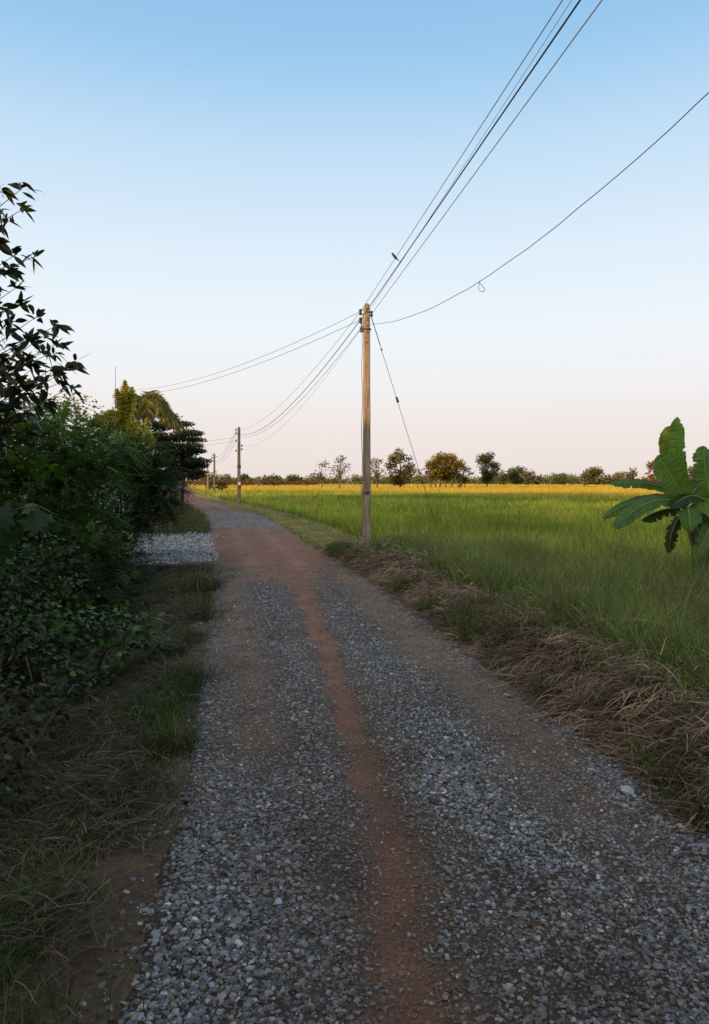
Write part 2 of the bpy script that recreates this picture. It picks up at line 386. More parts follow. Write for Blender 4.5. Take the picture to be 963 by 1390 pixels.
# a few larger stones one can pick out
for (px, py, rr, cc, lab) in ((852, 1080, .045, (.42, .43, .45), 'flat pale stone on the right gravel edge beside dry grass'),
                              (690, 948, .035, (.34, .31, .27), 'beige stone at the foot of the dry grass bank'),
                              (252, 1092, .04, (.13, .105, .085), 'brown flat stone on left verge next to green grass patch'),
                              (251, 1129, .05, (.14, .115, .09), 'larger brown stone half sunk in dirt left of road'),
                              (212, 1283, .024, (.30, .33, .36), 'blue grey pointed stone at near left road edge'),
                              (378, 1234, .03, (.33, .36, .40), 'small whitish blue stone among gravel near the camera'),
                              (265, 948, .06, (.12, .10, .09), 'dark flat slab of stone at left road edge')):
    Yd = F * EYE / (py - HY); p0 = at(px, py, Yd); zz = max(float(gz(p0[0], Yd)), float(road_z(p0[0], Yd)))
    V, Fc, C = rocks(np.array([[p0[0], Yd, zz + rr * .3]]), np.array([rr]), np.array([cc]), .5)
    tag(mesh('stone', V, Fc, M_stone, col=C), lab, 'stone')

# ------------------------------------------------------------------ grass builders
def grass(x, y, hgt, w, c0, c1, lean=.35, droop=.35, prof=(1, .85, .55, .06), z=None):
    n = len(x)
    th = rng.uniform(0, 2 * PI, n); ln = np.abs(rng.normal(0, lean, n))
    D = unit(np.stack([np.cos(th) * ln, np.sin(th) * ln, np.ones(n)], -1))
    ph = rng.uniform(0, 2 * PI, n)
    Sd = np.stack([np.cos(ph), np.sin(ph), np.zeros(n)], -1)
    z = gz(x, y) if z is None else z
    P = np.stack([x, y, z - .01], -1)
    V, Q, C = blades(P, D, Sd, hgt, w, droop * rng.random(n), c0, prof, c1)
    k = len(prof)                       # bend the tips sideways as well
    t = np.tile(np.repeat(np.linspace(0, 1, k), 2), n)
    off = (np.repeat(droop * rng.random(n) * np.asarray(np.broadcast_to(hgt, n)), 2 * k) * t ** 2)
    V[:, 0] += np.repeat(np.cos(th), 2 * k) * off; V[:, 1] += np.repeat(np.sin(th), 2 * k) * off
    return V, Q, C
def vary(c, n, s=.25, warm=.1):
    b = rng.lognormal(0, s, (n, 1)); w = rng.normal(0, warm, (n, 1))
    return np.clip(np.asarray(c) * b * np.concatenate([1 + w, np.ones_like(w), 1 - w], 1), .004, .8)
def in_view(x, y, pad=60):
    return np.abs(x / np.maximum(y, .1)) < (CX + pad) / F

# ---- rice field
parts = []
for (y0, y1, dens, w, hm, nb) in ((8, 18, 34, .013, .78, 9), (18, 32, 17, .024, .76, 8), (32, 55, 8, .042, .76, 7), (55, 95, 3.2, .05, .76, 6), (95, 180, 1.1, .10, .76, 5), (180, 420, .28, .26, .8, 4)):
    Wd = y1 * 1.15; A = (y1 - y0) * Wd; nn = int(A * dens)
    y = rng.uniform(y0, y1, nn); x = rng.uniform(-.52, .60, nn) * y1
    k = in_view(x, y, 90) & ((x - RR(y)) > np.where(y < 18, np.interp(y, [8, 12, 18], [4.6, 3.2, 1.9]), 1.75))
    x, y = x[k], y[k]
    clr = fbm(x * .22, y * .12, 51); big = fbm(x * .03 + 3, y * .05, 52)
    thr = np.interp(x / y, [-.06, .05, .2], [128, 108, 84])
    rp = np.clip(sst(-26, 24, y - thr + (big - .5) * 60) + .30 * sst(.62, .75, clr), 0, 1)
    if y0 < 60: x = np.repeat(x, nb) + rng.normal(0, .06, len(x) * nb); y = np.repeat(y, nb) + rng.normal(0, .06, len(y) * nb)
    else: x = np.repeat(x, nb) + rng.normal(0, .4, len(x) * nb); y = np.repeat(y, nb) + rng.normal(0, .5, len(y) * nb)
    rp = np.repeat(rp, nb); clr = np.repeat(clr, nb); big = np.repeat(big, nb)
    n = len(x)
    g0 = vary((.095, .145, .027), n, .22, .08); g1 = vary((.345, .465, .072), n, .42, .12)
    q0 = vary((.33, .28, .06), n, .15, .05); q1 = vary((.64, .50, .09), n, .16, .06)
    fine = fbm(x * 1.1, y * .8, 58)
    g1 = g1 * (.45 + .9 * clr)[:, None] * (.55 + .9 * fine)[:, None]
    g1[:, 0] *= .8 + .5 * fine
    # darker bands across the green rice
    band = sst(.5, .62, fbm(x * .02, y * .16, 57))[:, None]
    g1 = g1 * (1 - .35 * band)
    c0 = lerp(g0, q0, rp); c1 = lerp(g1, q1, rp)
    h = hm * rng.uniform(.62, 1.12, n) * (.72 + .3 * clr + .3 * fine)
    parts.append(grass(x, y, h, w * rng.uniform(.7, 1.3, n), c0, c1, .22, .35))
V, Q, C = merge(parts)
tag(mesh('rice_field', V, Q, M_rice, col=C), 'flat rice paddy, green nearby and ripening to sunlit gold far away', 'rice', kind='stuff')

# ---- weedy grass between the bank and the rice
parts = []
nn = 9000
y = rng.uniform(2.2, 19, nn); w0 = np.interp(y, [2, 7, 11, 14, 19], [.35, .45, .6, 1.35, 1.5]); x = RR(y) + w0 + rng.uniform(0, 5.6, nn)
k = in_view(x, y, 80) & (rng.random(nn) < np.clip((x - RR(y) - w0) / .4, .1, 1)); x, y = x[k], y[k]
tall = fbm(x * .6, y * .6, 61); nb = 20
xx = np.repeat(x, nb) + rng.normal(0, .07, len(x) * nb); yy = np.repeat(y, nb) + rng.normal(0, .07, len(x) * nb); tt = np.repeat(tall, nb)
n = len(xx)
dryk = (rng.random(n) < .13)[:, None]
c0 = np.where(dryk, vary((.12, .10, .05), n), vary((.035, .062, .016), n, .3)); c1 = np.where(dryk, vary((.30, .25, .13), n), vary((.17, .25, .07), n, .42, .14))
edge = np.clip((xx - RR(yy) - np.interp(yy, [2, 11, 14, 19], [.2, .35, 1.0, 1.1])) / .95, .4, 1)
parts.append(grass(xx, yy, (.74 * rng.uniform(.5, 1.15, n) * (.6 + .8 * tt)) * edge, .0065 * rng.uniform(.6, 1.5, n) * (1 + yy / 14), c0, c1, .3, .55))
# seeding stems with thin open heads
ns = 2600
i = rng.integers(0, len(x), ns); sx = x[i] + rng.normal(0, .1, ns); sy = y[i] + rng.normal(0, .1, ns); sh = rng.uniform(.65, 1.0, ns) * np.clip((sx - RR(sy)) / 1.6, .55, 1)
cs = vary((.16, .17, .08), ns)
V0, Q0, C0 = grass(sx, sy, sh, .003, cs, cs, .16, .2)
parts.append((V0, Q0, C0))
tip = V0.reshape(ns, 8, 3)[:, 6]; b5 = np.repeat(V0.reshape(ns, 8, 3)[:, 4], 7, axis=0); tp = np.repeat(tip, 7, axis=0); f = rng.uniform(.0, 1, len(tp))[:, None]
Pp = b5 * (1 - f) + tp * f; Dd = unit(rdir(len(Pp)) * .7 + np.array([0, 0, .7]))
parts.append(blades(Pp, Dd, side_of(Dd), rng.uniform(.05, .12, len(Pp)), .003, .2, vary((.20, .16, .12), len(Pp)), (1, .9, .7, .3)))
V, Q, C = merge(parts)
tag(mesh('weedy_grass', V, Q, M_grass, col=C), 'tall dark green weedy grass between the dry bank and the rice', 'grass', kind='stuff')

# ---- pale short grass on the far right verge
y = np.concatenate([rng.uniform(16.5, 30, 16000), rng.uniform(30, 60, 14000), rng.uniform(60, 120, 8000)]); nn = len(y)
x = RR(y) + rng.uniform(-.25, 1.95, nn)
k = rng.random(nn) < np.where(x < RR(y) + .15, .35, 1); x, y = x[k], y[k]; n = len(x)
pl = fbm(x * 1.2, y * .6, 66)[:, None]
c1 = vary((.42, .42, .20), n, .25, .12) * (1 - pl * .3) + pl * .1 * np.array([.6, .5, .25])
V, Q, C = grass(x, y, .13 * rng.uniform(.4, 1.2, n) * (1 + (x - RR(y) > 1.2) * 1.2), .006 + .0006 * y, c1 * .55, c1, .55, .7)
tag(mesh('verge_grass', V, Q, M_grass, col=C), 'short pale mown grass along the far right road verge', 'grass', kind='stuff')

# ---- dry straw bank on the right
def straw(cx, cy, cz, dx, dy, per, Lm, spread, c, up=.22, w=.0042):
    n = len(cx) * per
    X0 = np.repeat(cx, per) + rng.normal(0, spread, n); Y0 = np.repeat(cy, per) + rng.normal(0, spread, n)
    base = np.maximum(gz(X0, Y0), -1)
    Z0 = base + np.repeat(cz, per) * rng.random(n)
    a = np.arctan2(np.repeat(dy, per), np.repeat(dx, per)) + rng.normal(0, .6, n)
    e = rng.normal(up, .28, n)
    D = unit(np.stack([np.cos(a), np.sin(a), e], -1))
    L = Lm * rng.lognormal(0, .35, n)
    C0 = vary(c, n, .38, .05) * np.repeat(rng.lognormal(0, .3, (len(cx), 1)), per, axis=0)
    Sd = unit(np.cross(D, np.array([0, 0, 1.0])) + .5 * rdir(n))
    V, Q, C = blades(np.stack([X0, Y0, Z0], -1), D, Sd, L, w * rng.uniform(.6, 1.5, n) * (1 + Y0 / 14), rng.uniform(.15, .75, n), C0, (.8, 1, .9, .7, .15))
    k = 10; VV = V.reshape(n, k, 3)
    wob = rng.normal(0, .06, (n, 1, 2)) * (np.repeat(np.linspace(0, 1, 5), 2)[None, :, None] ** 2) * 2 * L[:, None, None]
    VV[..., :2] += wob
    lo = np.maximum(gz(VV[..., 0], VV[..., 1]), road_z(VV[..., 0], VV[..., 1]) * (VV[..., 0] < RR(VV[..., 1])) - 9 * (VV[..., 0] >= RR(VV[..., 1]))) + .004
    VV[..., 2] = np.maximum(VV[..., 2], lo + rng.random((n, 1)) * .02)
    return VV.reshape(-1, 3), Q, C
parts = []
nc = 620
cy = rng.uniform(2.3, 17.3, nc) ** 1.0; wd = np.interp(cy, [2, 4, 9, 12, 16, 17.5], [.75, .85, 1.0, .85, .6, .4])
f = rng.random(nc); cx = RR(cy) + .12 + f * wd
hump = fbm(cx * 1.6, cy * 1.6, 71)
cz = (.03 + .19 * np.sin(np.clip(f, 0, 1) * PI * .8) * np.clip(hump * 2.2 - .25, .1, 1.4))
ang = rng.normal(PI * .95, 1.25, nc)
parts.append(straw(cx, cy, cz, np.cos(ang), np.sin(ang), 92, .165, .09, (.215, .158, .112)))
ang = rng.normal(-.6, 1.2, nc // 3); i = rng.integers(0, nc, nc // 3)
parts.append(straw(cx[i] + .25, cy[i], cz[i] * 1.2 + .15, np.cos(ang), np.sin(ang), 10, .36, .16, (.25, .20, .135), .35, .0034))
V, Q, C = merge(parts)
n_ = 26000; y = rng.uniform(2.3, 17, n_); x = RR(y) + rng.uniform(.05, 1.2, n_); k = fbm(x * 1.4, y * 1.1, 77) > .585; x, y = x[k], y[k]; n_ = len(x)
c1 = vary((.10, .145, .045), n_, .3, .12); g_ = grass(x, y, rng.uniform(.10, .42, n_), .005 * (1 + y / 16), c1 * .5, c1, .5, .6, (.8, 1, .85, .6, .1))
V, Q, C = merge([(V, Q, C), g_])
tag(mesh('dry_grass', V, Q, M_straw, col=C), 'matted brown dead grass lying along the right road bank', 'dry grass', kind='stuff')

# ---- left verge: dead stems, thin green grass
parts = []
nc = 330
cy = rng.uniform(2.0, 14.5, nc); cx = RL(cy) - rng.uniform(.18, 1.5, nc); ang = rng.normal(PI * .9, .8, nc)
cz = .05 + .16 * fbm(cx * 2, cy * 2, 81)
parts.append(straw(cx, cy, cz, np.cos(ang), np.sin(ang), 70, .17, .12, (.095, .074, .054), .18, .0032))
nn = 4200
y = rng.uniform(2.2, 14.8, nn); x = RL(y) - rng.uniform(.02, 1.6, nn)
pt = fbm(x * 1.5 + 3, y * 1.1, 83)
patch = np.maximum(sst(.46, .56, pt), np.exp(-(((x + 1.28) / .33) ** 2 + ((y - 3.95) / .55) ** 2)))
k = rng.random(nn) < patch * np.clip((RL(y) - x) / .25, .15, 1); x, y = x[k], y[k]
nb = 26
xx = np.repeat(x, nb) + rng.normal(0, .07, len(x) * nb); yy = np.repeat(y, nb) + rng.normal(0, .07, len(x) * nb); n = len(xx)
c1 = vary((.072, .112, .030), n, .3, .15)
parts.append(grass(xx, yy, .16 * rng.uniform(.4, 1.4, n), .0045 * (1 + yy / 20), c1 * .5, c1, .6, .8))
V, Q, C = merge(parts)
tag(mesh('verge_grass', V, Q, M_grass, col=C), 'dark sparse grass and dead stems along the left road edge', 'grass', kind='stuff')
# far-left verge beyond the driveway
y = rng.uniform(22.3, 75, 16000); x = RL(y) - rng.uniform(-.1, 3.4, len(y)) * np.interp(y, [22, 40, 75], [1, 1, .8]); n = len(x)
tn = fbm(x * .8, y * .4, 88)[:, None]
c1 = lerp(vary((.17, .165, .07), n, .25), vary((.085, .125, .035), n, .25), np.clip((tn[:, 0] - .35) * 3, 0, 1))
V, Q, C = grass(x, y, rng.uniform(.1, .42, n), .010 + .0004 * y, c1 * .5, c1, .4, .6)
tag(mesh('verge_grass', V, Q, M_grass, col=C), 'straw and green grass along the ditch beyond the gravel driveway', 'grass', kind='stuff')

def tuft1(label, px, py, n, h, spread, c, dryf=.1, w=.007, Yd=None):
    Yd = Yd or F * EYE / (py - HY); p0 = at(px, py, Yd)
    x = p0[0] + spread * np.clip(rng.normal(0, 1, n), -1.5, 1.5); y = Yd + spread * np.clip(rng.normal(0, 1, n), -1.5, 1.5)
    d = (rng.random(n) < dryf)[:, None]
    c1 = np.where(d, vary((.25, .19, .10), n), vary(c, n, .28, .12))
    V, Q, C = grass(x, y, h * rng.uniform(.45, 1.15, n), w * rng.uniform(.7, 1.3, n), c1 * .45, c1, .5, .65, (1, .95, .8, .5, .06))
    r = mesh('grass_tuft', V, Q, M_grass, col=C)
    tag(r, label, 'grass tuft')
tuft1('dark green grass tuft at left base of the nearest utility pole', 468, 756, 320, .30, .2, (.055, .085, .028), .05, .013)
tuft1('grass tuft just right of the nearest utility pole base', 532, 757, 300, .36, .2, (.05, .085, .028), .08, .013)
tuft1('dense grass tuft on left verge with blades arching onto gravel', 228, 1018, 420, .26, .10, (.075, .10, .03), .2, .005)
tuft1('green grass clump on left road edge above the bare dirt', 262, 930, 420, .24, .17, (.075, .105, .03), .12, .006)
tuft1('tall pale grass clump at left road edge by the red dirt', 270, 838, 420, .36, .2, (.10, .12, .04), .2, .008)
tuft1('grass clump at near edge of the gravel driveway', 262, 800, 480, .5, .28, (.095, .115, .045), .25, .010)
tuft1('small leafy green clump among the dry bank grass', 690, 890, 260, .3, .14, (.05, .09, .03), .05, .008)
tuft1('low dark grass clump at bottom right of the road', 955, 1105, 420, .2, .16, (.04, .075, .025), .05, .005)
tuft1('tall tan grass stalks standing in front of the rice', 585, 775, 110, 1.0, .22, (.20, .17, .09), .5, .007, 13.5)

# ------------------------------------------------------------------ foliage builders
def clump_leaves(clumps, per, Lf, Wf, dark, light, droop=.4, shell=.55, flat=.5):
    """loose leaves through ellipsoid clumps: light leaves on top and outside, dark inside."""
    P, D, C, LL = [], [], [], []
    for (c, r) in clumps:
        c = np.asarray(c, float); r = np.broadcast_to(np.asarray(r, float), 3)
        n = max(6, int(per * (r[0] * r[1] * r[2]) ** (2 / 3)))
        d = rdir(n); q = rng.random(n) ** shell
        lump = 1 + .35 * (fbm(d[:, 0] * 2.2 + c[0], d[:, 1] * 2.2 + d[:, 2] * 3.1 + c[2], int(abs(c[1]) * 7) % 97) - .5) * 2
        p = c + d * r * (q * lump)[:, None]
        P.append(p); D.append(unit(d * .7 + rdir(n) * .9))
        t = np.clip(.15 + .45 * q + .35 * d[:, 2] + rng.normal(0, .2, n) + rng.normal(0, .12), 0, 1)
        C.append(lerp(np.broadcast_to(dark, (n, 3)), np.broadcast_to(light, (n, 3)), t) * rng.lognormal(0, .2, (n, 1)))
        LL.append(rng.uniform(.6, 1.25, n))
    P, D, C, LL = np.concatenate(P), np.concatenate(D), np.concatenate(C), np.concatenate(LL)
    D[:, 2] *= flat; D = unit(D)
    if Lf < .3:
        yl = rng.random(len(P)) < .02; C[yl] = C[yl] * .4 + np.array([.12, .105, .025]) * rng.uniform(.4, 1, (yl.sum(), 1))
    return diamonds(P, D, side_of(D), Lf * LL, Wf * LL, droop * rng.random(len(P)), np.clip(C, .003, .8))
def pinnate(P, D, Lr, K, ll, lw, droop, col):
    """feathery compound leaves: a drooping rachis with K pairs of leaflets."""
    n = len(P)
    up = np.array([0, 0, 1.0])
    Sd = unit(np.cross(D, up) + .25 * rdir(n)); Nn = np.cross(Sd, D)
    t = (np.arange(K) + 1) / K
    C = P[:, None] + D[:, None] * (Lr[:, None] * t)[..., None]; C[..., 2] -= (droop * Lr)[:, None] * t ** 2
    out = []
    for s in (-1, 1):
        dd = unit(Sd[:, None] * s + D[:, None] * .45 + Nn[:, None] * .1 + rng.normal(0, .18, (n, K, 3)))
        dd[..., 2] -= .25; dd = unit(dd).reshape(-1, 3)
        ss = unit(np.cross(dd, np.repeat(Nn, K, axis=0)) + .2 * rdir(n * K))
        sz = np.tile(.55 + .45 * np.sin(t * PI * .85 + .3), n)
        out.append(diamonds(C.reshape(-1, 3), dd, ss, ll * sz, lw * sz, .2, np.repeat(col, K, axis=0)))
    out.append(blades(P, D, Sd, Lr, .006, droop, col * .6, (1, .8, .5, .2)))
    return out
def feathery(clumps, per, Lr, K, ll, lw, dark, light):
    P, D, C = [], [], []
    for (c, r) in clumps:
        c = np.asarray(c, float); r = np.broadcast_to(np.asarray(r, float), 3)
        n = int(per * (r[0] * r[1] * r[2]) ** (2 / 3))
        d = rdir(n); q = rng.random(n) ** .5
        P.append(c + d * r * q[:, None]); D.append(unit(d * np.array([1, 1, .5]) + .55 * rdir(n) + np.array([0, 0, .12])))
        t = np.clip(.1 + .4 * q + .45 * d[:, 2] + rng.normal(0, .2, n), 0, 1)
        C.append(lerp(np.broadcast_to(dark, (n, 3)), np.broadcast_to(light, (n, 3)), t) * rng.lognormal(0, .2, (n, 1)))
    P, D, C = np.concatenate(P), np.concatenate(D), np.concatenate(C)
    n = len(P)
    yl = rng.random(n); C[yl < .025] = np.array([.17, .15, .03]) * rng.uniform(.5, 1, ((yl < .025).sum(), 1)); C[yl > .96] *= 1.7
    return pinnate(P, D, Lr * rng.uniform(.6, 1.2, n), K, ll, lw, rng.uniform(.1, .7, n), np.clip(C, .003, .5))
def bend(a, b, k=.12, n=7):
    a, b = np.asarray(a, float), np.asarray(b, float); t = np.linspace(0, 1, n)[:, None]
    m = (a + b) / 2 + rng.normal(0, k, 3) * np.linalg.norm(b - a)
    return a * (1 - t) ** 2 + 2 * m * t * (1 - t) + b * t ** 2
def limbs(base, fork, ends, r0, r1=.015, ns=7):
    parts = [tube(bend(base, fork, .05), np.linspace(r0, r0 * .72, 7), ns)]
    for e in ends:
        s = np.asarray(base) + (np.asarray(fork) - np.asarray(base)) * rng.uniform(.6, 1.0)
        parts.append(tube(bend(s, e, .1), np.linspace(r0 * .5, r1, 7), ns))
    V, Q, C = merge(parts)
    return V, Q

def tree(name, label, cat, X0, Y0, Hh, clumps, leaf, per, dark, light, tr, mat=None, group=None, forkz=.35, droop=.4, flat=.6, bark=None, stems=None, z0=None):
    z0 = float(gz(X0, Y0)) if z0 is None else z0
    r = thing(name, label, cat, (X0, Y0, z0), group)
    V, Q, C = clump_leaves(clumps, per * (4.0 if mat is None else 1), leaf * (1.0 if mat is None else 1), leaf * .45, dark, light, droop, .55, flat)
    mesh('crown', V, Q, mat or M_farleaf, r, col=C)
    ends = [np.asarray(c[0]) for c in clumps]
    if stems is None:
        V, Q = limbs((X0, Y0, z0 - .1), (X0 + rng.normal(0, .03 * Hh), Y0, z0 + Hh * forkz), ends, tr)
    else:
        parts = []
        for k, (sx, top) in enumerate(stems):
            parts.append(tube(bend((X0 + sx, Y0 + rng.normal(0, .6), z0 - .1), (X0 + sx + rng.normal(0, .5) + top[0], Y0 + rng.normal(0, .4), z0 + top[1]), .07), np.linspace(tr, tr * .35, 7), 6))
        V, Q, _ = merge(parts)
    mesh('trunk', V, Q, bark or M_bark, r, smooth=True)
    return r

# ---- sunlit trees on the far side of the field
def far_tree(label, px, top, Yd, wpx, dark, light, base=662, n=14, leaf=.55, per=26, gap=.0, forkz=.4, squash=1.0, tr=None, name='field_tree', stems=None, low=.28):
    X0 = (px - CX) / F * Yd; topZ = EYE + (HY - top) / F * Yd; w = wpx / F * Yd / 2
    Hh = topZ - float(gz(X0, Yd))
    cl = []
    for k in range(n):
        h = rng.uniform(low, .93); a = rng.uniform(0, 2 * PI)
        env = math.sin(min(1, max(0.08, (h - low * .6) / (1.05 - low * .6))) * PI) ** .6
        rad = w * env * math.sqrt(rng.random()) * .85
        rr = w * rng.uniform(.34, .56) * (1 - gap * .6)
        cl.append(((X0 + rad * math.cos(a), Yd + rad * math.sin(a), Hh * h * .97), (rr, rr, rr * .72 * squash)))
    return tree(name, label, 'tree', X0, Yd, Hh, cl, leaf, per, dark, light, tr or .032 * Hh ** .8, stems=stems, group=None, forkz=forkz)
OD, OLt = (.045, .055, .014), (.27, .20, .05)
GD, GL = (.035, .055, .018), (.17, .20, .06)
far_tree('thin airy tree at the left end of the sunlit row', 437, 624, 160, 24, GD, (.20, .17, .06), n=16, per=8, gap=.35, low=.25)
far_tree('sparse high-branched tree just left of the nearest utility pole', 462, 618, 158, 30, OD, OLt, n=17, per=7, gap=.35, low=.38)
far_tree('sparse orange-tinged tree seen just right of the nearest utility pole', 512, 622, 165, 34, OD, OLt, n=17, per=7, gap=.35, low=.38)
far_tree('tallest dark tree with orange leaves, right of the nearest pole', 543, 607, 170, 36, GD, (.25, .20, .06), n=20, per=30, low=.14)
far_tree('small thin tree between the tall tree and the broad clump', 567, 634, 162, 20, OD, OLt, n=9, per=12, gap=.3, low=.35)
far_tree('broad many-trunked orange tree clump in the middle of the field edge', 604, 617, 172, 56, (.05, .055, .012), (.34, .25, .05), n=44, per=20, gap=.5, low=.34,
         stems=[(-3.0, (-1, 4.2)), (-1.2, (-.5, 5)), (.3, (.2, 5)), (1.6, (.5, 5)), (2.6, (1.5, 4.5)), (-2.0, (0, 4)), (3.6, (1.2, 3.6))], tr=.22)
far_tree('smaller tree with orange crown at right of the broad clump', 631, 629, 176, 24, OD, (.24, .18, .05), n=9, per=24, low=.3)
far_tree('tall dark rounded tree standing alone right of the orange trees', 661, 613, 185, 34, (.025, .038, .014), (.14, .145, .055), n=30, gap=.35, per=26, low=.2)
far_tree('small tree with bare stem out in the golden rice, left of two', 777, 648, 190, 8, GD, (.14, .12, .05), n=4, per=22, low=.5)
far_tree('small dark tree out in the golden rice, right of two', 793, 646, 190, 9, GD, (.10, .10, .04), n=4, per=26, low=.25)
# bushes and trees of the far hedge line
hz = [(286, 646, 130, 14, 'brown-green bush behind the fourth pole on the far left'), (305, 643, 330, 15, 'pale conifer-like tree on the horizon left of the second pole'),
      (333, 645, 300, 20, 'round olive tree just right of the second pole'), (374, 645, 330, 16, 'low tree with forked top on the left horizon'),
      (394, 645, 300, 12, 'dark small tree left of the umbrella-shaped tree'), (403, 643, 300, 14, 'umbrella-shaped dark tree on the left horizon'),
      (682, 640, 300, 16, 'grey green tree just right of the tall rounded tree'), (702, 635, 310, 32, 'broad brownish dome tree on the right horizon'),
      (716, 640, 290, 20, 'dark round tree beside the broad dome tree'), (731, 647, 320, 14, 'low scrubby tree in the middle right hedge line'),
      (760, 643, 320, 20, 'green palm-like bush left of the two small trees in the rice'), (806, 638, 300, 30, 'wide dark brown tree right of the two small trees in the rice'),
      (826, 647, 320, 18, 'low green bush on the right hedge line'), (841, 640, 330, 18, 'pale beige tree on the right horizon'),
      (857, 635, 300, 19, 'round dark tree near the tip of the banana leaf'), (889, 624, 220, 22, 'reddish bare-looking tree behind the banana leaves'),
      (940, 634, 260, 26, 'brown tree glimpsed through the banana leaves')]
for k, (px, top, Yd, w, lab) in enumerate(hz):
    warm = rng.random()
    lt = {841: (.40, .30, .22), 889: (.30, .17, .13), 305: (.24, .24, .13), 760: (.12, .22, .06)}.get(px, tuple(np.array([.13, .17, .07]) * (1 - warm) + np.array([.24, .20, .10]) * warm))
    far_tree(lab, px, top, Yd, w, tuple(np.array(lt) * .35), lt, n=11, leaf=1.0, per=11, low=.10, name='hedgerow_tree', squash=1.1)
# low far scrub: one mass to the horizon
cl = []
for k in range(420):
    px = rng.uniform(-40, 1000); Yd = rng.uniform(300, 420); top = 650.5 - 8 * noise(px * .035, Yd * .0, 7) ** 2 - 4 * rng.random() ** 2 * (1 + math.sin(px * .05) * .4)
    X0 = (px - CX) / F * Yd; h = EYE + (HY - top) / F * Yd
    cl.append(((X0, Yd, h * .45 + .2), (rng.uniform(2, 5), 2.2, h * .5)))
V, Q, C = clump_leaves(cl, 12, 1.0, .6, (.07, .08, .045), (.20, .21, .10), .2)  # lightened leaf colours stand in for distance haze
tag(mesh('treeline', V, Q, M_farleaf, col=C), 'low continuous line of scrub along the horizon', 'treeline', kind='stuff')
cl = []
for k in range(60):
    px = rng.uniform(225, 430); Yd = rng.uniform(235, 300); X0 = (px - CX) / F * Yd
    cl.append(((X0, Yd, .9), (rng.uniform(1.5, 4), 1.5, rng.uniform(.8, 1.5))))
V, Q, C = clump_leaves(cl, 14, .8, .5, (.04, .03, .02), (.17, .10, .06), .2)
tag(mesh('undergrowth', V, Q, M_farleaf, col=C), 'brownish low scrub at the left far end of the field', 'undergrowth', kind='stuff')
# dark fallen brush heap next to third pole
far_tree('dark brush mound at field edge between second and third poles', 302, 655, 120, 18, (.02, .022, .01), (.07, .075, .03), n=9, leaf=.35, per=40, low=.2, name='bush')
# distant hills
hx = np.linspace(-2400, 2400, 160); hh = np.zeros(160)
for (px, w, a) in ((740, 60, 26), (690, 30, 12), (880, 55, 26), (935, 50, 20), (430, 60, 10)):
    hh += a * np.exp(-((hx - (px - CX) / F * 3200) / (w / F * 3200)) ** 2)
hh += 6 * fbm(hx * .01, hx * 0, 5)
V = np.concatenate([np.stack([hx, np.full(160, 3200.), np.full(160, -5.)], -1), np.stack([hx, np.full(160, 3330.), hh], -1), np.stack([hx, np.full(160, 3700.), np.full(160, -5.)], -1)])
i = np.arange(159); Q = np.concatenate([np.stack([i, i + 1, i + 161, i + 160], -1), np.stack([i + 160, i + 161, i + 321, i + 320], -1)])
M_hill = solid_mat('hazy_hills', (.80, .75, .74), 1, 0, .002, .05, 0)  # distance haze put into the pale base colour
tag(mesh('hills', V, Q, M_hill, smooth=True), kind='structure')

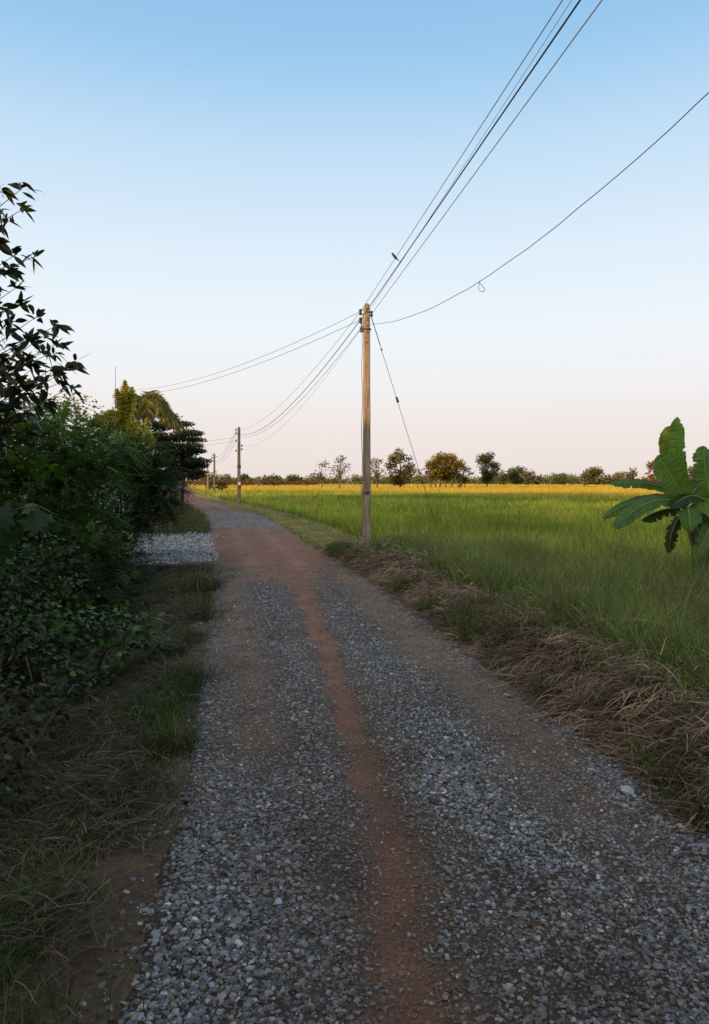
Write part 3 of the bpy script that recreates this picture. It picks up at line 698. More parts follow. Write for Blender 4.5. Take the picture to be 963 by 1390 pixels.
# ------------------------------------------------------------------ left side vegetation
# silhouetted tree reaching in from the left edge
def mango():
    Y0 = 7.0; X0 = -5.3; z0 = float(gz(X0, Y0))
    r = thing('broadleaf_tree', 'dark tree with drooping long leaves silhouetted against sky at left edge', 'tree', (X0, Y0, z0))
    trunk = bend((X0, Y0, z0 - .1), (X0 + .3, Y0 + .1, 4.9), .03, 12)
    V, Q = tube(trunk, np.linspace(.13, .05, 12), 10); mesh('trunk', V, Q, M_bark, r, smooth=True)
    tips = [(30, 256, 7.0), (33, 283, 7.1), (12, 300, 6.9), (44, 349, 7.0), (22, 345, 7.2), (14, 365, 7.2), (20, 392, 7.0), (26, 412, 7.1), (6, 420, 6.9), (50, 430, 7.3), (80, 441, 7.1), (78, 466, 7.2), (60, 455, 7.0), (102, 491, 7.0),
            (92, 500, 7.2), (96, 526, 7.1), (72, 500, 7.0), (58, 478, 6.8), (40, 462, 7.1), (30, 490, 7.0), (50, 520, 7.2), (25, 530, 7.0), (12, 470, 7.3), (8, 505, 6.8), (62, 545, 7.1), (35, 560, 7.0), (10, 550, 7.2), (80, 520, 7.3),
            (2, 260, 7.0), (0, 330, 7.1), (-8, 390, 7.0), (-15, 300, 7.2), (-10, 450, 7.0), (-20, 500, 7.0), (-12, 560, 7.1), (45, 500, 7.3), (20, 515, 7.3), (70, 480, 7.3), (5, 590, 7.1), (40, 585, 7.2), (15, 440, 7.2)]
    for k in range(22):
        tips.append((rng.uniform(-160, -25), rng.uniform(210, 600), rng.uniform(6.2, 8)))
    tw, P, D, S_ = [], [], [], []
    nodes = []
    for (px, py, Yd) in tips:
        e = at(px, py, Yd)
        k = int(np.clip((e[2] - z0) / 5.2 * 11 - 2.5, 1, 11)); s = trunk[k]
        m = (s + e) / 2 + np.array([0, 0, .12]) + rng.normal(0, .08, 3)
        t = np.linspace(0, 1, 9)[:, None]; path = s * (1 - t) ** 2 + 2 * m * t * (1 - t) + e * t ** 2
        tw.append(tube(path, np.linspace(.013, .003, 9), 5)); d = unit(path[-1] - path[-3])
        for (j, cnt) in ((8, 8), (7, 7), (6, 6), (5, 5), (4, 3)):
            for _ in range(cnt):
                pp = path[j] + rng.normal(0, .02, 3); dd = unit(d * .55 + rdir(1)[0] * .85 + np.array([0, 0, -.05]))
                P.append(pp); D.append(dd)
    P, D = np.array(P), np.array(D); n = len(P)
    Sd = side_of(D)
    c = vary((.022, .038, .012), n, .3)
    V, Q, C = blades(P, D, Sd, rng.uniform(.11, .185, n), rng.uniform(.042, .060, n), rng.uniform(.0, .55, n), c, (.12, .75, 1, .9, .5, .04))
    mesh('crown', V, Q, M_glossleaf, r, col=C)
    V, Q, _ = merge(tw); mesh('branches', V, Q, M_bark, r, smooth=True)
mango()

def shrub(label, X0, Y0, clumps, per, Lr, K, ll, lw, dark, light, name='feathery_shrub', stemr=.03, mat=None):
    z0 = float(gz(X0, Y0)); r = thing(name, label, 'shrub', (X0, Y0, z0))
    V, Q, C = merge(feathery(clumps, per, Lr, K, ll, lw, dark, light)); mesh('foliage', V, Q, mat or M_leaf, r, col=C)
    parts = [tube(bend((X0 + rng.normal(0, .08), Y0 + rng.normal(0, .08), z0 - .05), c[0], .12), np.linspace(stemr, .008, 7), 6) for c in clumps]
    V, Q, _ = merge(parts); mesh('stems', V, Q, M_bark, r, smooth=True)
DK, LT = (.013, .029, .007), (.095, .205, .034)
def cl(*a): return [(at(px, py, Yd), np.array(rr)) for (px, py, Yd, rr) in a]
shrub('big feathery shrub hanging over the ditch at left', -5.0, 11.2,
      cl((20, 610, 11, (.7, .7, .5)), (85, 600, 11.2, (.75, .7, .42)), (140, 615, 11.6, (.55, .6, .38)), (40, 660, 10.6, (.8, .7, .5)), (110, 655, 11, (.7, .6, .45)), (10, 720, 10.4, (.8, .7, .5)), (75, 715, 10.6, (.7, .6, .5)),
         (130, 720, 10.8, (.45, .5, .38)), (-60, 640, 11, (.9, .9, .8)), (60, 570, 12, (.6, .6, .3)), (0, 580, 11.5, (.6, .6, .35)), (90, 760, 10.4, (.6, .6, .4)), (30, 780, 10, (.7, .6, .4))), 800, .34, 9, .072, .026, DK, LT, stemr=.05)
shrub('feathery shrub with drooping boughs in front of the grey palm trunk', -5.3, 15.8,
      cl((185, 622, 15, (.5, .6, .28)), (215, 640, 15.5, (.4, .5, .3)), (170, 650, 15, (.55, .6, .35)), (205, 665, 15.2, (.45, .5, .3)), (225, 690, 15.6, (.28, .4, .2)), (180, 690, 15.2, (.5, .5, .3)), (150, 610, 15.5, (.6, .6, .4)), (110, 640, 16, (.8, .7, .5)), (165, 705, 15.4, (.35, .4, .2)), (200, 645, 15.6, (.5, .5, .35)), (222, 658, 16, (.38, .4, .25)), (228, 676, 16.2, (.3, .4, .16)), (205, 698, 16, (.35, .4, .22)), (190, 715, 15.8, (.3, .4, .16)), (235, 664, 16.6, (.24, .3, .12)), (195, 612, 15.4, (.5, .5, .25))),
      620, .42, 9, .085, .03, DK, (.045, .092, .020), stemr=.04)
shrub('dark leafy bush beside the near end of the gravel driveway', -4.1, 10.4,
      cl((120, 760, 9.6, (.5, .5, .35)), (160, 755, 10.6, (.28, .35, .24)), (175, 775, 10.8, (.2, .3, .2)), (60, 800, 9, (.6, .5, .35)), (130, 800, 9.4, (.45, .4, .3)), (165, 812, 9.6, (.2, .3, .18)), (20, 850, 8.4, (.7, .5, .4)), (90, 840, 8.6, (.5, .4, .3))), 900, .28, 7, .075, .034, DK, (.036, .075, .016), stemr=.03)
def vine(label, X0, Y0, clumps, per, lf, dark, light, name='leafy_bush', wide=.62):
    z0 = float(gz(X0, Y0)); r = thing(name, label, 'bush', (X0, Y0, z0))
    V, Q, C = clump_leaves(clumps, per, lf, lf * wide, dark, light, .5, .5, .45); mesh('foliage', V, Q, M_glossleaf, r, col=C)
    parts = [tube(bend((X0 + rng.normal(0, .06), Y0 + rng.normal(0, .06), z0 - .05), c[0], .12), np.linspace(.018, .005, 6), 5) for c in clumps]
    V, Q, _ = merge(parts); mesh('stems', V, Q, M_bark, r, smooth=True)
vine('broad-leaved vine bush with bright leaf edge over the left verge', -2.5, 6.9,
     cl((165, 838, 6.6, (.20, .25, .10)), (200, 848, 6.4, (.14, .2, .12)), (130, 850, 6.7, (.28, .3, .16)), (218, 868, 6.4, (.06, .1, .11)), (90, 870, 6.6, (.35, .3, .2)), (50, 850, 6.8, (.4, .4, .28)), (160, 880, 6.4, (.2, .22, .14)), (186, 868, 6.4, (.12, .15, .13)), (110, 910, 6.2, (.3, .25, .16))), 2400, .075, DK, (.06, .13, .022))
vine('low dark weeds filling the ditch at left foreground', -2.35, 4.6,
     cl((10, 930, 4.8, (.4, .5, .22)), (60, 960, 4.9, (.28, .4, .16)), (0, 1010, 4.3, (.3, .4, .2)), (35, 890, 5.6, (.5, .5, .3)), (100, 930, 5.4, (.2, .3, .12)), (-30, 980, 4.3, (.4, .4, .3)), (15, 1060, 3.9, (.18, .3, .1)), (-20, 850, 5.8, (.6, .6, .4))), 1500, .06, (.006, .010, .004), (.03, .055, .015), name='ditch_weeds')
vine('dark tangled bush behind the ditch weeds at left edge', -3.6, 7.2,
     cl((20, 800, 7.6, (.6, .6, .4)), (70, 820, 7.6, (.5, .5, .35)), (-20, 760, 7.8, (.7, .6, .5)), (40, 760, 8.2, (.6, .6, .4)), (-40, 830, 7, (.6, .6, .4))), 1300, .07, (.006, .011, .004), (.032, .066, .014), name='dark_bush')

parts = []
for k in range(9):
    a_, b_ = at(168 + 3 * k % 11, 748 + rng.normal(0, 4), 11.2), at(rng.uniform(183, 206), rng.uniform(742, 762), 11.2)
    m_ = (a_ + b_) / 2 + np.array([0, 0, rng.uniform(.15, .34)]); t = np.linspace(0, 1, 14)[:, None]
    parts.append(tube(a_ * (1 - t) ** 2 + 2 * m_ * t * (1 - t) + b_ * t ** 2, np.linspace(.005, .002, 14), 5))
V, Q, _ = merge([tube(np.array([at(150, 800, 11.2), at(160, 770, 11.2), at(170, 748, 11.2)]), [.012, .01, .006], 6)] + parts)
tag(mesh('dead_branch', V, Q, M_bark, smooth=True), 'bare dead branch with thin arching twigs in front of the gravel driveway', 'branch')

# near branch with big lobed leaves
def lobed():
    r = thing('vine_branch', 'near leafy branch with big lobed leaves reaching in from left', 'branch', at(-40, 720, 3.6))
    path = np.array([at(-60, 720, 3.7), at(-10, 702, 3.6), at(30, 690, 3.5), at(55, 688, 3.5), at(78, 700, 3.5)])
    V, Q = tube(path, np.linspace(.008, .003, 5), 6); parts = [(V, Q)]
    # curling tendrils
    for (a, b, c) in (((28, 690), (45, 668), (38, 645)), ((30, 690), (50, 690), (100, 712)), ((20, 694), (24, 662), (40, 655))):
        t = np.linspace(0, 1, 12)[:, None]; A, B, Cc = (at(*q, 3.5) for q in (a, b, c))
        parts.append(tube(A * (1 - t) ** 2 + 2 * B * t * (1 - t) + Cc * t ** 2, .0016, 5))
    V, Q, _ = merge(parts); mesh('stem', V, Q, solid_mat('green_stem', (.05, .08, .025), .6, .3, 20, .3, .1), r, smooth=True)
    # each lobed leaf is a fan outline
    lob = np.array([(0, 0), (-.25, .02), (-.52, -.10), (-.46, .2), (-.62, .45), (-.34, .5), (-.3, .85), (-.1, .72), (0, 1.1), (.1, .72), (.3, .85), (.34, .5), (.62, .45), (.46, .2), (.52, -.10), (.25, .02)])
    VV, T, CC, n0 = [], [], [], 0
    for (px, py, ang, size, tilt) in ((-5, 690, -60, .13, .5), (20, 702, -95, .13, .4), (40, 698, -50, .12, .6), (58, 702, -70, .09, .5), (74, 708, -80, .07, .4), (8, 712, -110, .15, .3), (-15, 715, -100, .16, .5), (32, 690, 10, .08, .7), (-8, 740, -90, .14, .4)):
        a = math.radians(ang); d = np.array([math.cos(a), rng.normal(0, .3), math.sin(a)]); d /= np.linalg.norm(d)
        s = unit(np.cross(d, np.array([0, -1, .6 + tilt]))); nn = np.cross(s, d)
        o = at(px, py, 3.5 + rng.normal(0, .05))
        pts = o + lob[:, :1] * s * size + lob[:, 1:] * d * size + nn * (-(lob[:, :1] ** 2) * .25 - lob[:, 1:] ** 2 * .12) * size
        ctr = o + d * size * .35
        V = np.concatenate([[ctr], pts]); m = len(pts)
        VV.append(V); k = np.arange(m); T.append(np.stack([np.full(m, n0), n0 + 1 + k, n0 + 1 + (k + 1) % m], -1)); n0 += m + 1
        CC.append(np.broadcast_to(vary((.022, .055, .014), 1, .25), (m + 1, 3)))
    mesh('leaves', np.concatenate(VV), np.concatenate(T), M_glossleaf, r, col=np.concatenate(CC))
lobed()

# bush behind the feathery shrubs, yellow sunlight put into its leaf colours
cl2 = cl((75, 555, 20, (.6, .7, .45)), (105, 552, 20.5, (.6, .7, .4)), (130, 575, 20, (.5, .6, .35)), (95, 590, 20, (.8, .8, .5)), (60, 600, 20, (.8, .8, .6)), (140, 610, 20.5, (.7, .7, .5)), (20, 580, 21, (.9, .8, .5)))
tree('leafy_tree', 'low leafy tree with yellow sunlit top behind the feathery shrubs', 'tree', -8.0, 20.5, 3.6, cl2, .13, 800, (.025, .042, .012), (.19, .20, .035), .09, M_leaf)

# palms
M_rach = solid_mat('rachis', (.12, .14, .05), .6, .3, 8, .3, .1)
def palm(label, X0, Y0, top, lean, fronds, ll, trunk_r, nl=64, plume=1.0, blunt=False, c=(.12, .13, .035)):
    z0 = float(gz(X0, Y0)); r = thing('palm_tree', label, 'palm tree', (X0, Y0, z0))
    t = np.linspace(0, 1, 16)[:, None]
    path = np.array([X0, Y0, z0 - .1]) * (1 - t) + np.array([X0 + lean, Y0, top]) * t; path[:, 0] += .06 * np.sin(t[:, 0] * 3)
    V, Q = tube(path, trunk_r * (1.15 - .35 * t[:, 0] + .04 * (np.arange(16) % 2)), 12); mesh('trunk', V, Q, M_palmbark, r, smooth=True)
    cs = tube(np.array([path[-1], path[-1] + [0, 0, .35], path[-1] + [0, 0, .6]]), [trunk_r * .85, trunk_r * .7, trunk_r * .3], 10)
    mesh('crownshaft', cs[0], cs[1], solid_mat('green_crownshaft', (.10, .14, .05), .5, .3, 6, .3, .1), r, smooth=True)
    hub = path[-1] + np.array([0, 0, .5])
    for (az, el, Lf, dr) in fronds:
        d = np.array([math.cos(az) * math.cos(el), math.sin(az) * math.cos(el), math.sin(el)])
        s = np.linspace(0, 1, nl); C = hub + d * Lf * s[:, None]; C[:, 2] -= dr * Lf * s ** 2.2
        T = unit(np.gradient(C, axis=0)); parts = []
        side = unit(np.cross(T, np.array([0, 0, 1.0])) + 1e-6); nor = np.cross(side, T)
        for k in range(6):
            ph = k / 6 * 2 * PI if plume > .5 else (0 if k % 2 else PI) + rng.normal(0, .25) - (.5 if k % 2 else -.5)
            i0 = s > .12; m = i0.sum()
            phs = ph + rng.normal(0, .35, m)
            dd = unit(side[i0] * np.cos(phs)[:, None] + nor[i0] * np.sin(phs)[:, None] + T[i0] * .75)
            ln = ll * (np.sin(s[i0] * PI * .85 + .25) if el < 1.25 else np.minimum(1, (1.08 - s[i0]) * 3.5) * .75) * rng.uniform(.75, 1.1, m)
            cc = vary(c, m, .25, .12)
            parts.append(blades(C[i0], dd, side_of(dd), ln, .058, rng.uniform(.2, .7, m), cc * .8, (.7, 1, .6, .06), cc * 1.2))
        V, Q, Cc = merge(parts); f = mesh('frond', V, Q, M_leaf, r, col=Cc)
        V, Q = tube(C[::6], np.linspace(.028, .006, len(C[::6])), 6); mesh('rachis', V, Q, M_rach, f, smooth=True)
palm('palm tree with bright upright plume fronds above the left trees', -8.95, 28, 3.2, .0,
     [(.2, 1.40, 1.85, .10), (3.3, 1.42, 1.75, .10), (1.6, 1.5, 2.0, .04), (-1.5, 1.45, 1.6, .08), (PI, 1.2, 2.3, .9), (PI * .85, 1.0, 2.3, .9), (4.0, .9, 1.5, 1.0), (0, .75, 1.6, 1.1), (5.6, .6, 1.5, 1.2), (PI * 1.1, .9, 2.2, .8), (4.7, .2, 1.2, 1.2), (2.6, 1.0, 1.7, .8), (4.5, 1.2, 1.0, 2.2), (5.0, 1.1, .9, 2.4)], .42, .12, c=(.36, .36, .055))
palm('foxtail palm with wide arching fronds and a grey trunk', -8.75, 31.5, 4.4, -.40,
     [(0, 1.15, 2.3, .95), (.6, 1.0, 2.2, .95), (-.5, .85, 2.1, 1.0), (1.5, 1.2, 2.0, .6), (PI, 1.1, 2.2, .9), (PI * .8, .8, 2.1, .9), (-1.2, .9, 1.9, 1.2), (-2.2, .8, 1.9, 1.2), (2.4, 1.1, 2.0, .8), (-1.6, 1.1, 1.8, 1.2), (.2, .6, 2.0, 1.0), (-.9, 1.2, 2.0, 1.2), (-.3, .35, 1.8, .9), (-1.9, .3, 1.6, .9), (-2.7, .5, 1.9, 1.0)], .62, .15, nl=46, plume=.0, c=(.20, .20, .06))

# layered dark tree at right end of the left vegetation
cl3 = []
X0, Y0 = -10.1, 42
for (px, py, w, h) in ((230, 566, 16, 5), (218, 578, 26, 7), (246, 576, 18, 4), (256, 588, 22, 4.5), (268, 597, 17, 3), (238, 594, 28, 6), (222, 606, 30, 7), (258, 606, 24, 5), (268, 612, 16, 3.2), (242, 616, 32, 7), (263, 626, 22, 5), (270, 633, 14, 4), (222, 626, 32, 8), (250, 634, 28, 7), (270, 641, 14, 3.5), (235, 644, 32, 7), (262, 646, 19, 5), (212, 594, 25, 9), (210, 624, 25, 10), (200, 640, 26, 10), (225, 652, 24, 5)):
    for _ in range(2):
        w3 = w / F * Y0
        cl3.append((at(px + rng.normal(0, 2), py, Y0 + rng.normal(0, .5)), (w3 * .8, w3 * .8, h / F * Y0)))
tree('layered_tree', 'dark tree with flat layered boughs where the road bends left', 'tree', X0, Y0, 5.3, cl3, .16, 1900, (.012, .02, .007), (.062, .095, .028), .13, M_leaf, forkz=.6, droop=.15, flat=.35)

# thick undergrowth behind, closes the view between the shrubs and the palms (left of road)
cl4 = []
for k in range(110):
    Yb = rng.uniform(15, 38); px = rng.uniform(-60, 215); X0 = (px - CX) / F * Yb
    if X0 > RL(Yb) - 2.6: continue
    cl4.append(((X0, Yb, rng.uniform(.2, 1.1)), (rng.uniform(.5, .9), .7, rng.uniform(.35, .7))))
for k in range(90):
    Yb = rng.uniform(20, 37); px = rng.uniform(-60, 212); X0 = (px - CX) / F * Yb
    if X0 > RL(Yb) - 2.2: continue
    cl4.append(((X0, Yb, rng.uniform(1.2, 3.1)), (rng.uniform(.6, 1.0), .8, rng.uniform(.5, .8))))
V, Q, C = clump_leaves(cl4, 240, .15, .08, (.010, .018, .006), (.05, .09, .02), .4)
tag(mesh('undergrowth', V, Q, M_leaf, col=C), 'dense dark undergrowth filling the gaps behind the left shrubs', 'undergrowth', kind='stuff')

# unseen woods left of and behind the camera, shaped to shade the foreground
def wood(xr, yr, n, hlo, hhi, parts, per=9):
    c = []
    for k in range(n):
        x, y = rng.uniform(*xr), rng.uniform(*yr); h = rng.uniform(hlo, hhi)
        if RL(y) - 1.6 < x < RR(y) + 1.6: continue
        for q in range(3):
            rr = rng.uniform(1.2, 1.9); zc = h - rr * .8 - q * h * .27
            c.append(((x + rng.normal(0, .5), y + rng.normal(0, .5), max(zc, .7)), (rr, rr, rr * .8)))
            parts.append(lathe((x, y, max(zc, .7)), [(.02, -rr * .55), (rr * .55, -rr * .3), (rr * .66, 0), (rr * .5, rr * .32), (.02, rr * .5)], 9) + (np.array([.012, .018, .007]),))  # opaque cores added inside the crowns to stop sun leaking through
    if c: parts.append(clump_leaves(c, per * 4, .42, .26, (.012, .02, .007), (.05, .08, .02), .3))
wp = []
wood((-15, -5.5), (-12, 4.5), 46, 4.3, 5.0, wp)
wood((-17, -8.5), (4.5, 13), 22, 4.2, 4.9, wp)
wood((-34, -17), (-26, 12), 70, 5.6, 6.7, wp, 7)
wood((-38, -23), (12, 27), 34, 6.6, 7.6, wp, 7)
wood((-42, -25.5), (27, 46), 46, 7.2, 9.8, wp, 7)
wood((-10, -1.5), (-16, -2.5), 26, 5.0, 6.5, wp)
wood((4.2, 11), (-14, -3), 26, 4.5, 6.5, wp)
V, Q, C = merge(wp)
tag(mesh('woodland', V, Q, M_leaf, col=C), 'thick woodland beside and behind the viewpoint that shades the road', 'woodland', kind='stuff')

# ------------------------------------------------------------------ culvert, house, barrels, rod
cv = thing('culvert_headwall', 'dark concrete culvert headwall under the near edge of the gravel driveway', 'culvert', (-4.2, 15.05, -.6))
V, Q, _ = merge([box((-4.35, 14.60, -.13), (1.7, .24, .28)), box((-5.05, 14.66, -.5), (.2, .2, .74)), box((-3.6, 14.66, -.45), (.2, .2, .64))])
mesh('slab', V, Q, solid_mat('dark_concrete', (.045, .045, .042), .9, .2, 6, .4, .4), cv)  # near-black grey concrete tone
th = np.linspace(0, 1, 4)[:, None]
V, Q = tube(np.array([-4.35, 14.6, -.5]) * (1 - th) + np.array([-5.1, 22.2, -.5]) * th, .26, 18, False)
mesh('pipe', V, Q, M_darkpole, cv, smooth=True)

hs_ = thing('small_house', 'whitewashed small house glimpsed through gaps in the left shrubs', 'house', (-10.4, 27.0, -.1))
M_white = solid_mat('white_render', (.72, .73, .72), .9, .2, 3, .12, .1)
V, Q = box((-10.4, 27.0, .85), (3.0, 3.4, 1.9)); mesh('wall', V, Q, M_white, hs_)
rv = np.array([[-12.2, 25.0, 1.75], [-8.7, 25.0, 1.75], [-8.7, 29.0, 1.75], [-12.2, 29.0, 1.75], [-12.2, 27, 2.3], [-8.7, 27, 2.3]])
mesh('roof', rv, np.array([[0, 1, 5, 4], [2, 3, 4, 5]]), solid_mat('tin_roof', (.12, .10, .09), .7, .3, 4, .3, .2, 20), hs_)
V, Q = box((-9.8, 25.28, .95), (.7, .06, .7)); wn = mesh('window', V, Q, M_darkpole, hs_)
sk = at(153, 705, 16.6)
V, Q, C = rocks(np.array([[sk[0], 16.6, max(sk[2], float(gz(sk[0], 16.6)) + .15)]]), np.array([.24]), np.array([[.34, .29, .24]]), .6)
tag(mesh('boulder', V, Q, M_stone, col=C), 'pale beige boulder beneath the left shrubs beyond the driveway', 'boulder')

def barrel(px, Yd, base, h, rad, label):
    X0 = (px - CX) / F * Yd; z0 = float(gz(X0, Yd)); r = thing('plastic_barrel', label, 'barrel', (X0, Yd, z0), 'barrels by the road bend')
    m = solid_mat('barrel_plastic', base, .45, .4, 3, .15, .05)
    V, Q = lathe((X0, Yd, z0), [(.01, 0), (rad * .92, 0), (rad, .05), (rad, h * .3), (rad * 1.05, h * .33), (rad, h * .36), (rad, h * .64), (rad * 1.05, h * .67), (rad, h * .7), (rad * .98, h * .93), (rad * .9, h)], 20)
    mesh('body', V, Q, m, r, smooth=True)
    V, Q = lathe((X0, Yd, z0 + h - .015), [(rad * .93, 0), (rad * .93, .03), (rad * .8, .035), (.01, .03)], 20); mesh('lid', V, Q, m, r, smooth=True)
barrel(221.5, 68, (.012, .035, .16), .95, .29, 'blue plastic barrel beside the road bend under the trees')
barrel(203, 66, (.38, .05, .02), .9, .25, 'red barrel left of the blue one beyond the shrubs')
rp = at(157, 590, 27)
V, Q = tube(np.array([[rp[0], 27, float(gz(rp[0], 27))], at(157, 560, 27), at(157, 497, 27)]), [.016, .014, .008], 6)
tag(mesh('bamboo_pole', V, Q, M_greycable), 'thin bare upright rod sticking up beside the bright palm', 'pole')

# ------------------------------------------------------------------ utility poles
def square_shaft(X0, Y0, z0, z1, w0, w1, rz=.12, lean=(0, 0)):
    n = 14; ts = np.concatenate([np.linspace(0, .97, n), [.985, .995, 1.0]]); rows = []
    for t in ts:
        w = (w0 + (w1 - w0) * t) / 2; k = .24
        if t > .97: w *= {.985: .93, .995: .78, 1.0: .45}[float(round(t, 3))]
        ring = np.array([(-1, -1 + k), (-1 + k, -1), (1 - k, -1), (1, -1 + k), (1, 1 - k), (1 - k, 1), (-1 + k, 1), (-1, 1 - k)]) * w
        c_, s_ = math.cos(rz), math.sin(rz)
        ring = ring @ np.array([[c_, s_], [-s_, c_]])
        j = rng.normal(0, .0015, 2)
        rows.append(np.concatenate([ring + np.array([X0, Y0]) + np.array(lean) * t + j, np.full((8, 1), z0 + (z1 - z0) * t)], 1))
    V = np.concatenate(rows); m = len(ts); i = np.arange(m - 1)[:, None] * 8; j = np.arange(8)[None]; k = (j + 1) % 8
    Q = np.stack([i + j, i + k, i + 8 + k, i + 8 + j], -1).reshape(-1, 4)
    b = (m - 1) * 8; Q = np.concatenate([Q, [[b, b + 1, b + 2, b + 3], [b, b + 3, b + 4, b + 7], [b + 4, b + 5, b + 6, b + 7]]])
    return V, Q
def spool(c, r=.038, h=.085):
    return lathe(c, [(.01, -h / 2), (r, -h / 2), (r, -h * .22), (r * .55, -h * .1), (r * .55, h * .1), (r, h * .22), (r, h / 2), (.01, h / 2)], 14)
def pole(label, X0, Y0, top, mat, w0, w1, spools, detail=True, bands=(), lean=(0, 0)):
    z0 = float(gz(X0, Y0)); r = thing('utility_pole', label, 'utility pole', (X0, Y0, z0), 'utility poles along the road')
    V, Q = square_shaft(X0, Y0, z0 - .3, top, w0, w1, .12, lean); mesh('shaft', V, Q, mat, r)
    tx, ty = X0 + lean[0], Y0 + lean[1]
    for (dx, dz) in spools:
        sx = tx + dx; V, Q = spool((sx, ty - .02, top + dz), .042 if detail else .06, .10 if detail else .13)
        s = mesh('insulator', V, Q, M_porcelain, r, smooth=False)
        sg = 1 if dx > 0 else -1
        V, Q, _ = merge([box((tx + dx * .55, ty - .02, top + dz + .06), (abs(dx) * 1.1 + .03, .035, .012)), box((tx + dx * .55, ty - .02, top + dz - .06), (abs(dx) * 1.1 + .03, .035, .012)), lathe((sx, ty - .02, top + dz), [(.007, -.08), (.007, .08)], 6)])
        mesh('bracket', V, Q, M_metal, s)
    for (zb, hb) in bands:
        V, Q = square_shaft(tx, ty, zb, zb + hb, w0 * .99 + .018, w0 * .98 + .018, .12); V, Q = tube(np.array([[X0, Y0, zb], [X0, Y0, zb + hb]]), (w0 + w1) / 2 * .66, 12)
        mesh('band', V, Q, M_metal, r)
    return r
X1, Y1 = .295, 17.5
p1 = pole('nearest tall utility pole, square and weathered, its upper half orange in sunlight', X1, Y1, 6.0, M_concrete, .19, .145, [(-.15, -.21), (-.15, -.41), (-.13, -.63), (.115, -.25)], bands=((1.38, .07), (5.36, .03)))
# ground lead stapled down the left face, and bolts
t = np.linspace(0, 1, 30)[:, None]
lead = np.array([X1 - .105, Y1 - .07, 5.55]) * (1 - t) + np.array([X1 - .125, Y1 - .06, .05]) * t
lead[:, 0] += .012 * np.sin(t[:, 0] * 23) + .02 * np.exp(-((t[:, 0] - .06) / .05) ** 2) * -1
V, Q = tube(lead, .009, 6); mesh('ground_lead', V, Q, M_greycable, p1, smooth=True)
V, Q = box((X1 - .12, Y1 - .05, 5.47), (.035, .05, .34)); mesh('splice_box', V, Q, M_metal, p1)
bl = [lathe((0, 0, 0), [(.004, -.01), (.016, -.01), (.016, .01), (.004, .01)], 6) for _ in range(6)]
bp_ = []
for (dx, z) in ((.0, 5.86), (.02, 5.78), (.02, 5.63), (.01, 5.45), (.015, 5.3), (0, 5.05)):
    V, Q = lathe((0, 0, 0), [(.004, -.012), (.017, -.012), (.017, .012), (.004, .012)], 6); bp_.append((V[:, [0, 2, 1]] + np.array([X1 + dx, Y1 - .09, z]), Q))
for V, Q in bp_: mesh('bolt', V, Q, M_metal, p1)
p2 = pole('dark shaded second utility pole standing by the road with insulators on top', -8.0, 50, 5.45, M_darkpole, .24, .18, [(-.2, -.2), (-.2, -.45), (-.2, -.95), (.2, -1.3), (.2, -1.55), (-.2, -1.65)], False, bands=((1.15, .35), (2.6, .2)))
mk_ = box((-7.95, 49.83, 1.52), (.16, .06, .2)); mesh('marker_plate', mk_[0], mk_[1], M_white, p2)
pole('third utility pole along the road, brownish, just right of the dark tree', -16.5, 85, 4.95, M_darkpole, .26, .19, [(-.22, -.2), (-.22, -.5), (.22, -.4)], False)
pole('fourth utility pole, pale and sunlit, far along the road', -24.4, 120, 4.85, M_concrete, .27, .2, [(-.22, -.2), (-.22, -.5)], False)
pole('farthest thin utility pole on the left, almost hidden by the dark tree', -41.2, 205, 4.3, M_concrete, .30, .2, [(-.25, -.2)], False)

# ------------------------------------------------------------------ wires
def wire(label, pts, rad, mat, name='power_line', extra=None):
    V, Q = tube(pts, rad, 6); return tag(mesh(name, V, Q, mat, smooth=True), label, 'wire')
def span(a, b, sag, n=40):
    t = np.linspace(0, 1, n)[:, None]; p = np.asarray(a) * (1 - t) + np.asarray(b) * t; p[:, 2] -= (4 * sag * t * (1 - t))[:, 0]; return p
zs = {1: 5.80, 2: 5.60, 3: 5.47, 4: 5.37}
A = lambda z: np.array([X1 - .15, Y1 - .05, z])
B0 = lambda z, x=5.15: np.array([x, -18.0, z])
w1 = span(A(5.80), B0(5.80), .06)
wire('reddish topmost overhead wire from the nearest pole to above the camera', w1, .005, M_redcable)
wire('thick black overhead cable running from the nearest pole over the road', span(A(5.60), B0(5.55), .06), .009, M_cable)
wire('thin blue-grey overhead wire crossing beside the thick black cable', span(A(5.49), B0(6.05, 5.2), .02), .003, M_greycable)
wire('rightmost overhead wire of the bundle from the nearest pole', span(A(5.38), B0(5.32, 5.2), .05), .0055, M_greycable)
P2 = lambda z: np.array([-8.2, 49.95, z])
wire('upper thin wire sagging between the first and second poles', span(A(5.80), P2(5.27), .78), .0055, M_greycable)
wire('thick dark cable sagging between the first and second poles', span(A(5.60), P2(5.02), .98), .010, M_cable)
wire('lower wire sagging between the first and second poles', span(A(5.38), P2(4.9), .98), .0065, M_greycable)
wire('lowest faint wire sagging from first pole to the side of the second', span(A(5.36), (-7.8, 49.95, 4.15), .9), .004, M_greycable)
P3 = lambda z: np.array([-16.72, 84.97, z])
for k, (za, zb, sg, nm) in enumerate(((5.27, 4.77, .9, 'upper'), (5.02, 4.5, 1.0, 'middle'), (4.5, 4.45, 1.0, 'lowest'))):
    wire(nm + ' wire drooping between the second and third poles', span(P2(za), P3(zb), sg), .011, M_greycable)
for k, (za, zb, nm) in enumerate(((4.77, 4.67, 'upper'), (4.5, 4.4, 'lower'))):
    wire(nm + ' wire between the third and fourth poles', span(P3(za), (-24.62, 119.97, zb), .8), .013, M_greycable)
wire('upper of two wires running from the first pole left behind the palms', span(A(5.80), (-11.0, 34, 5.98), .50), .006, M_greycable)
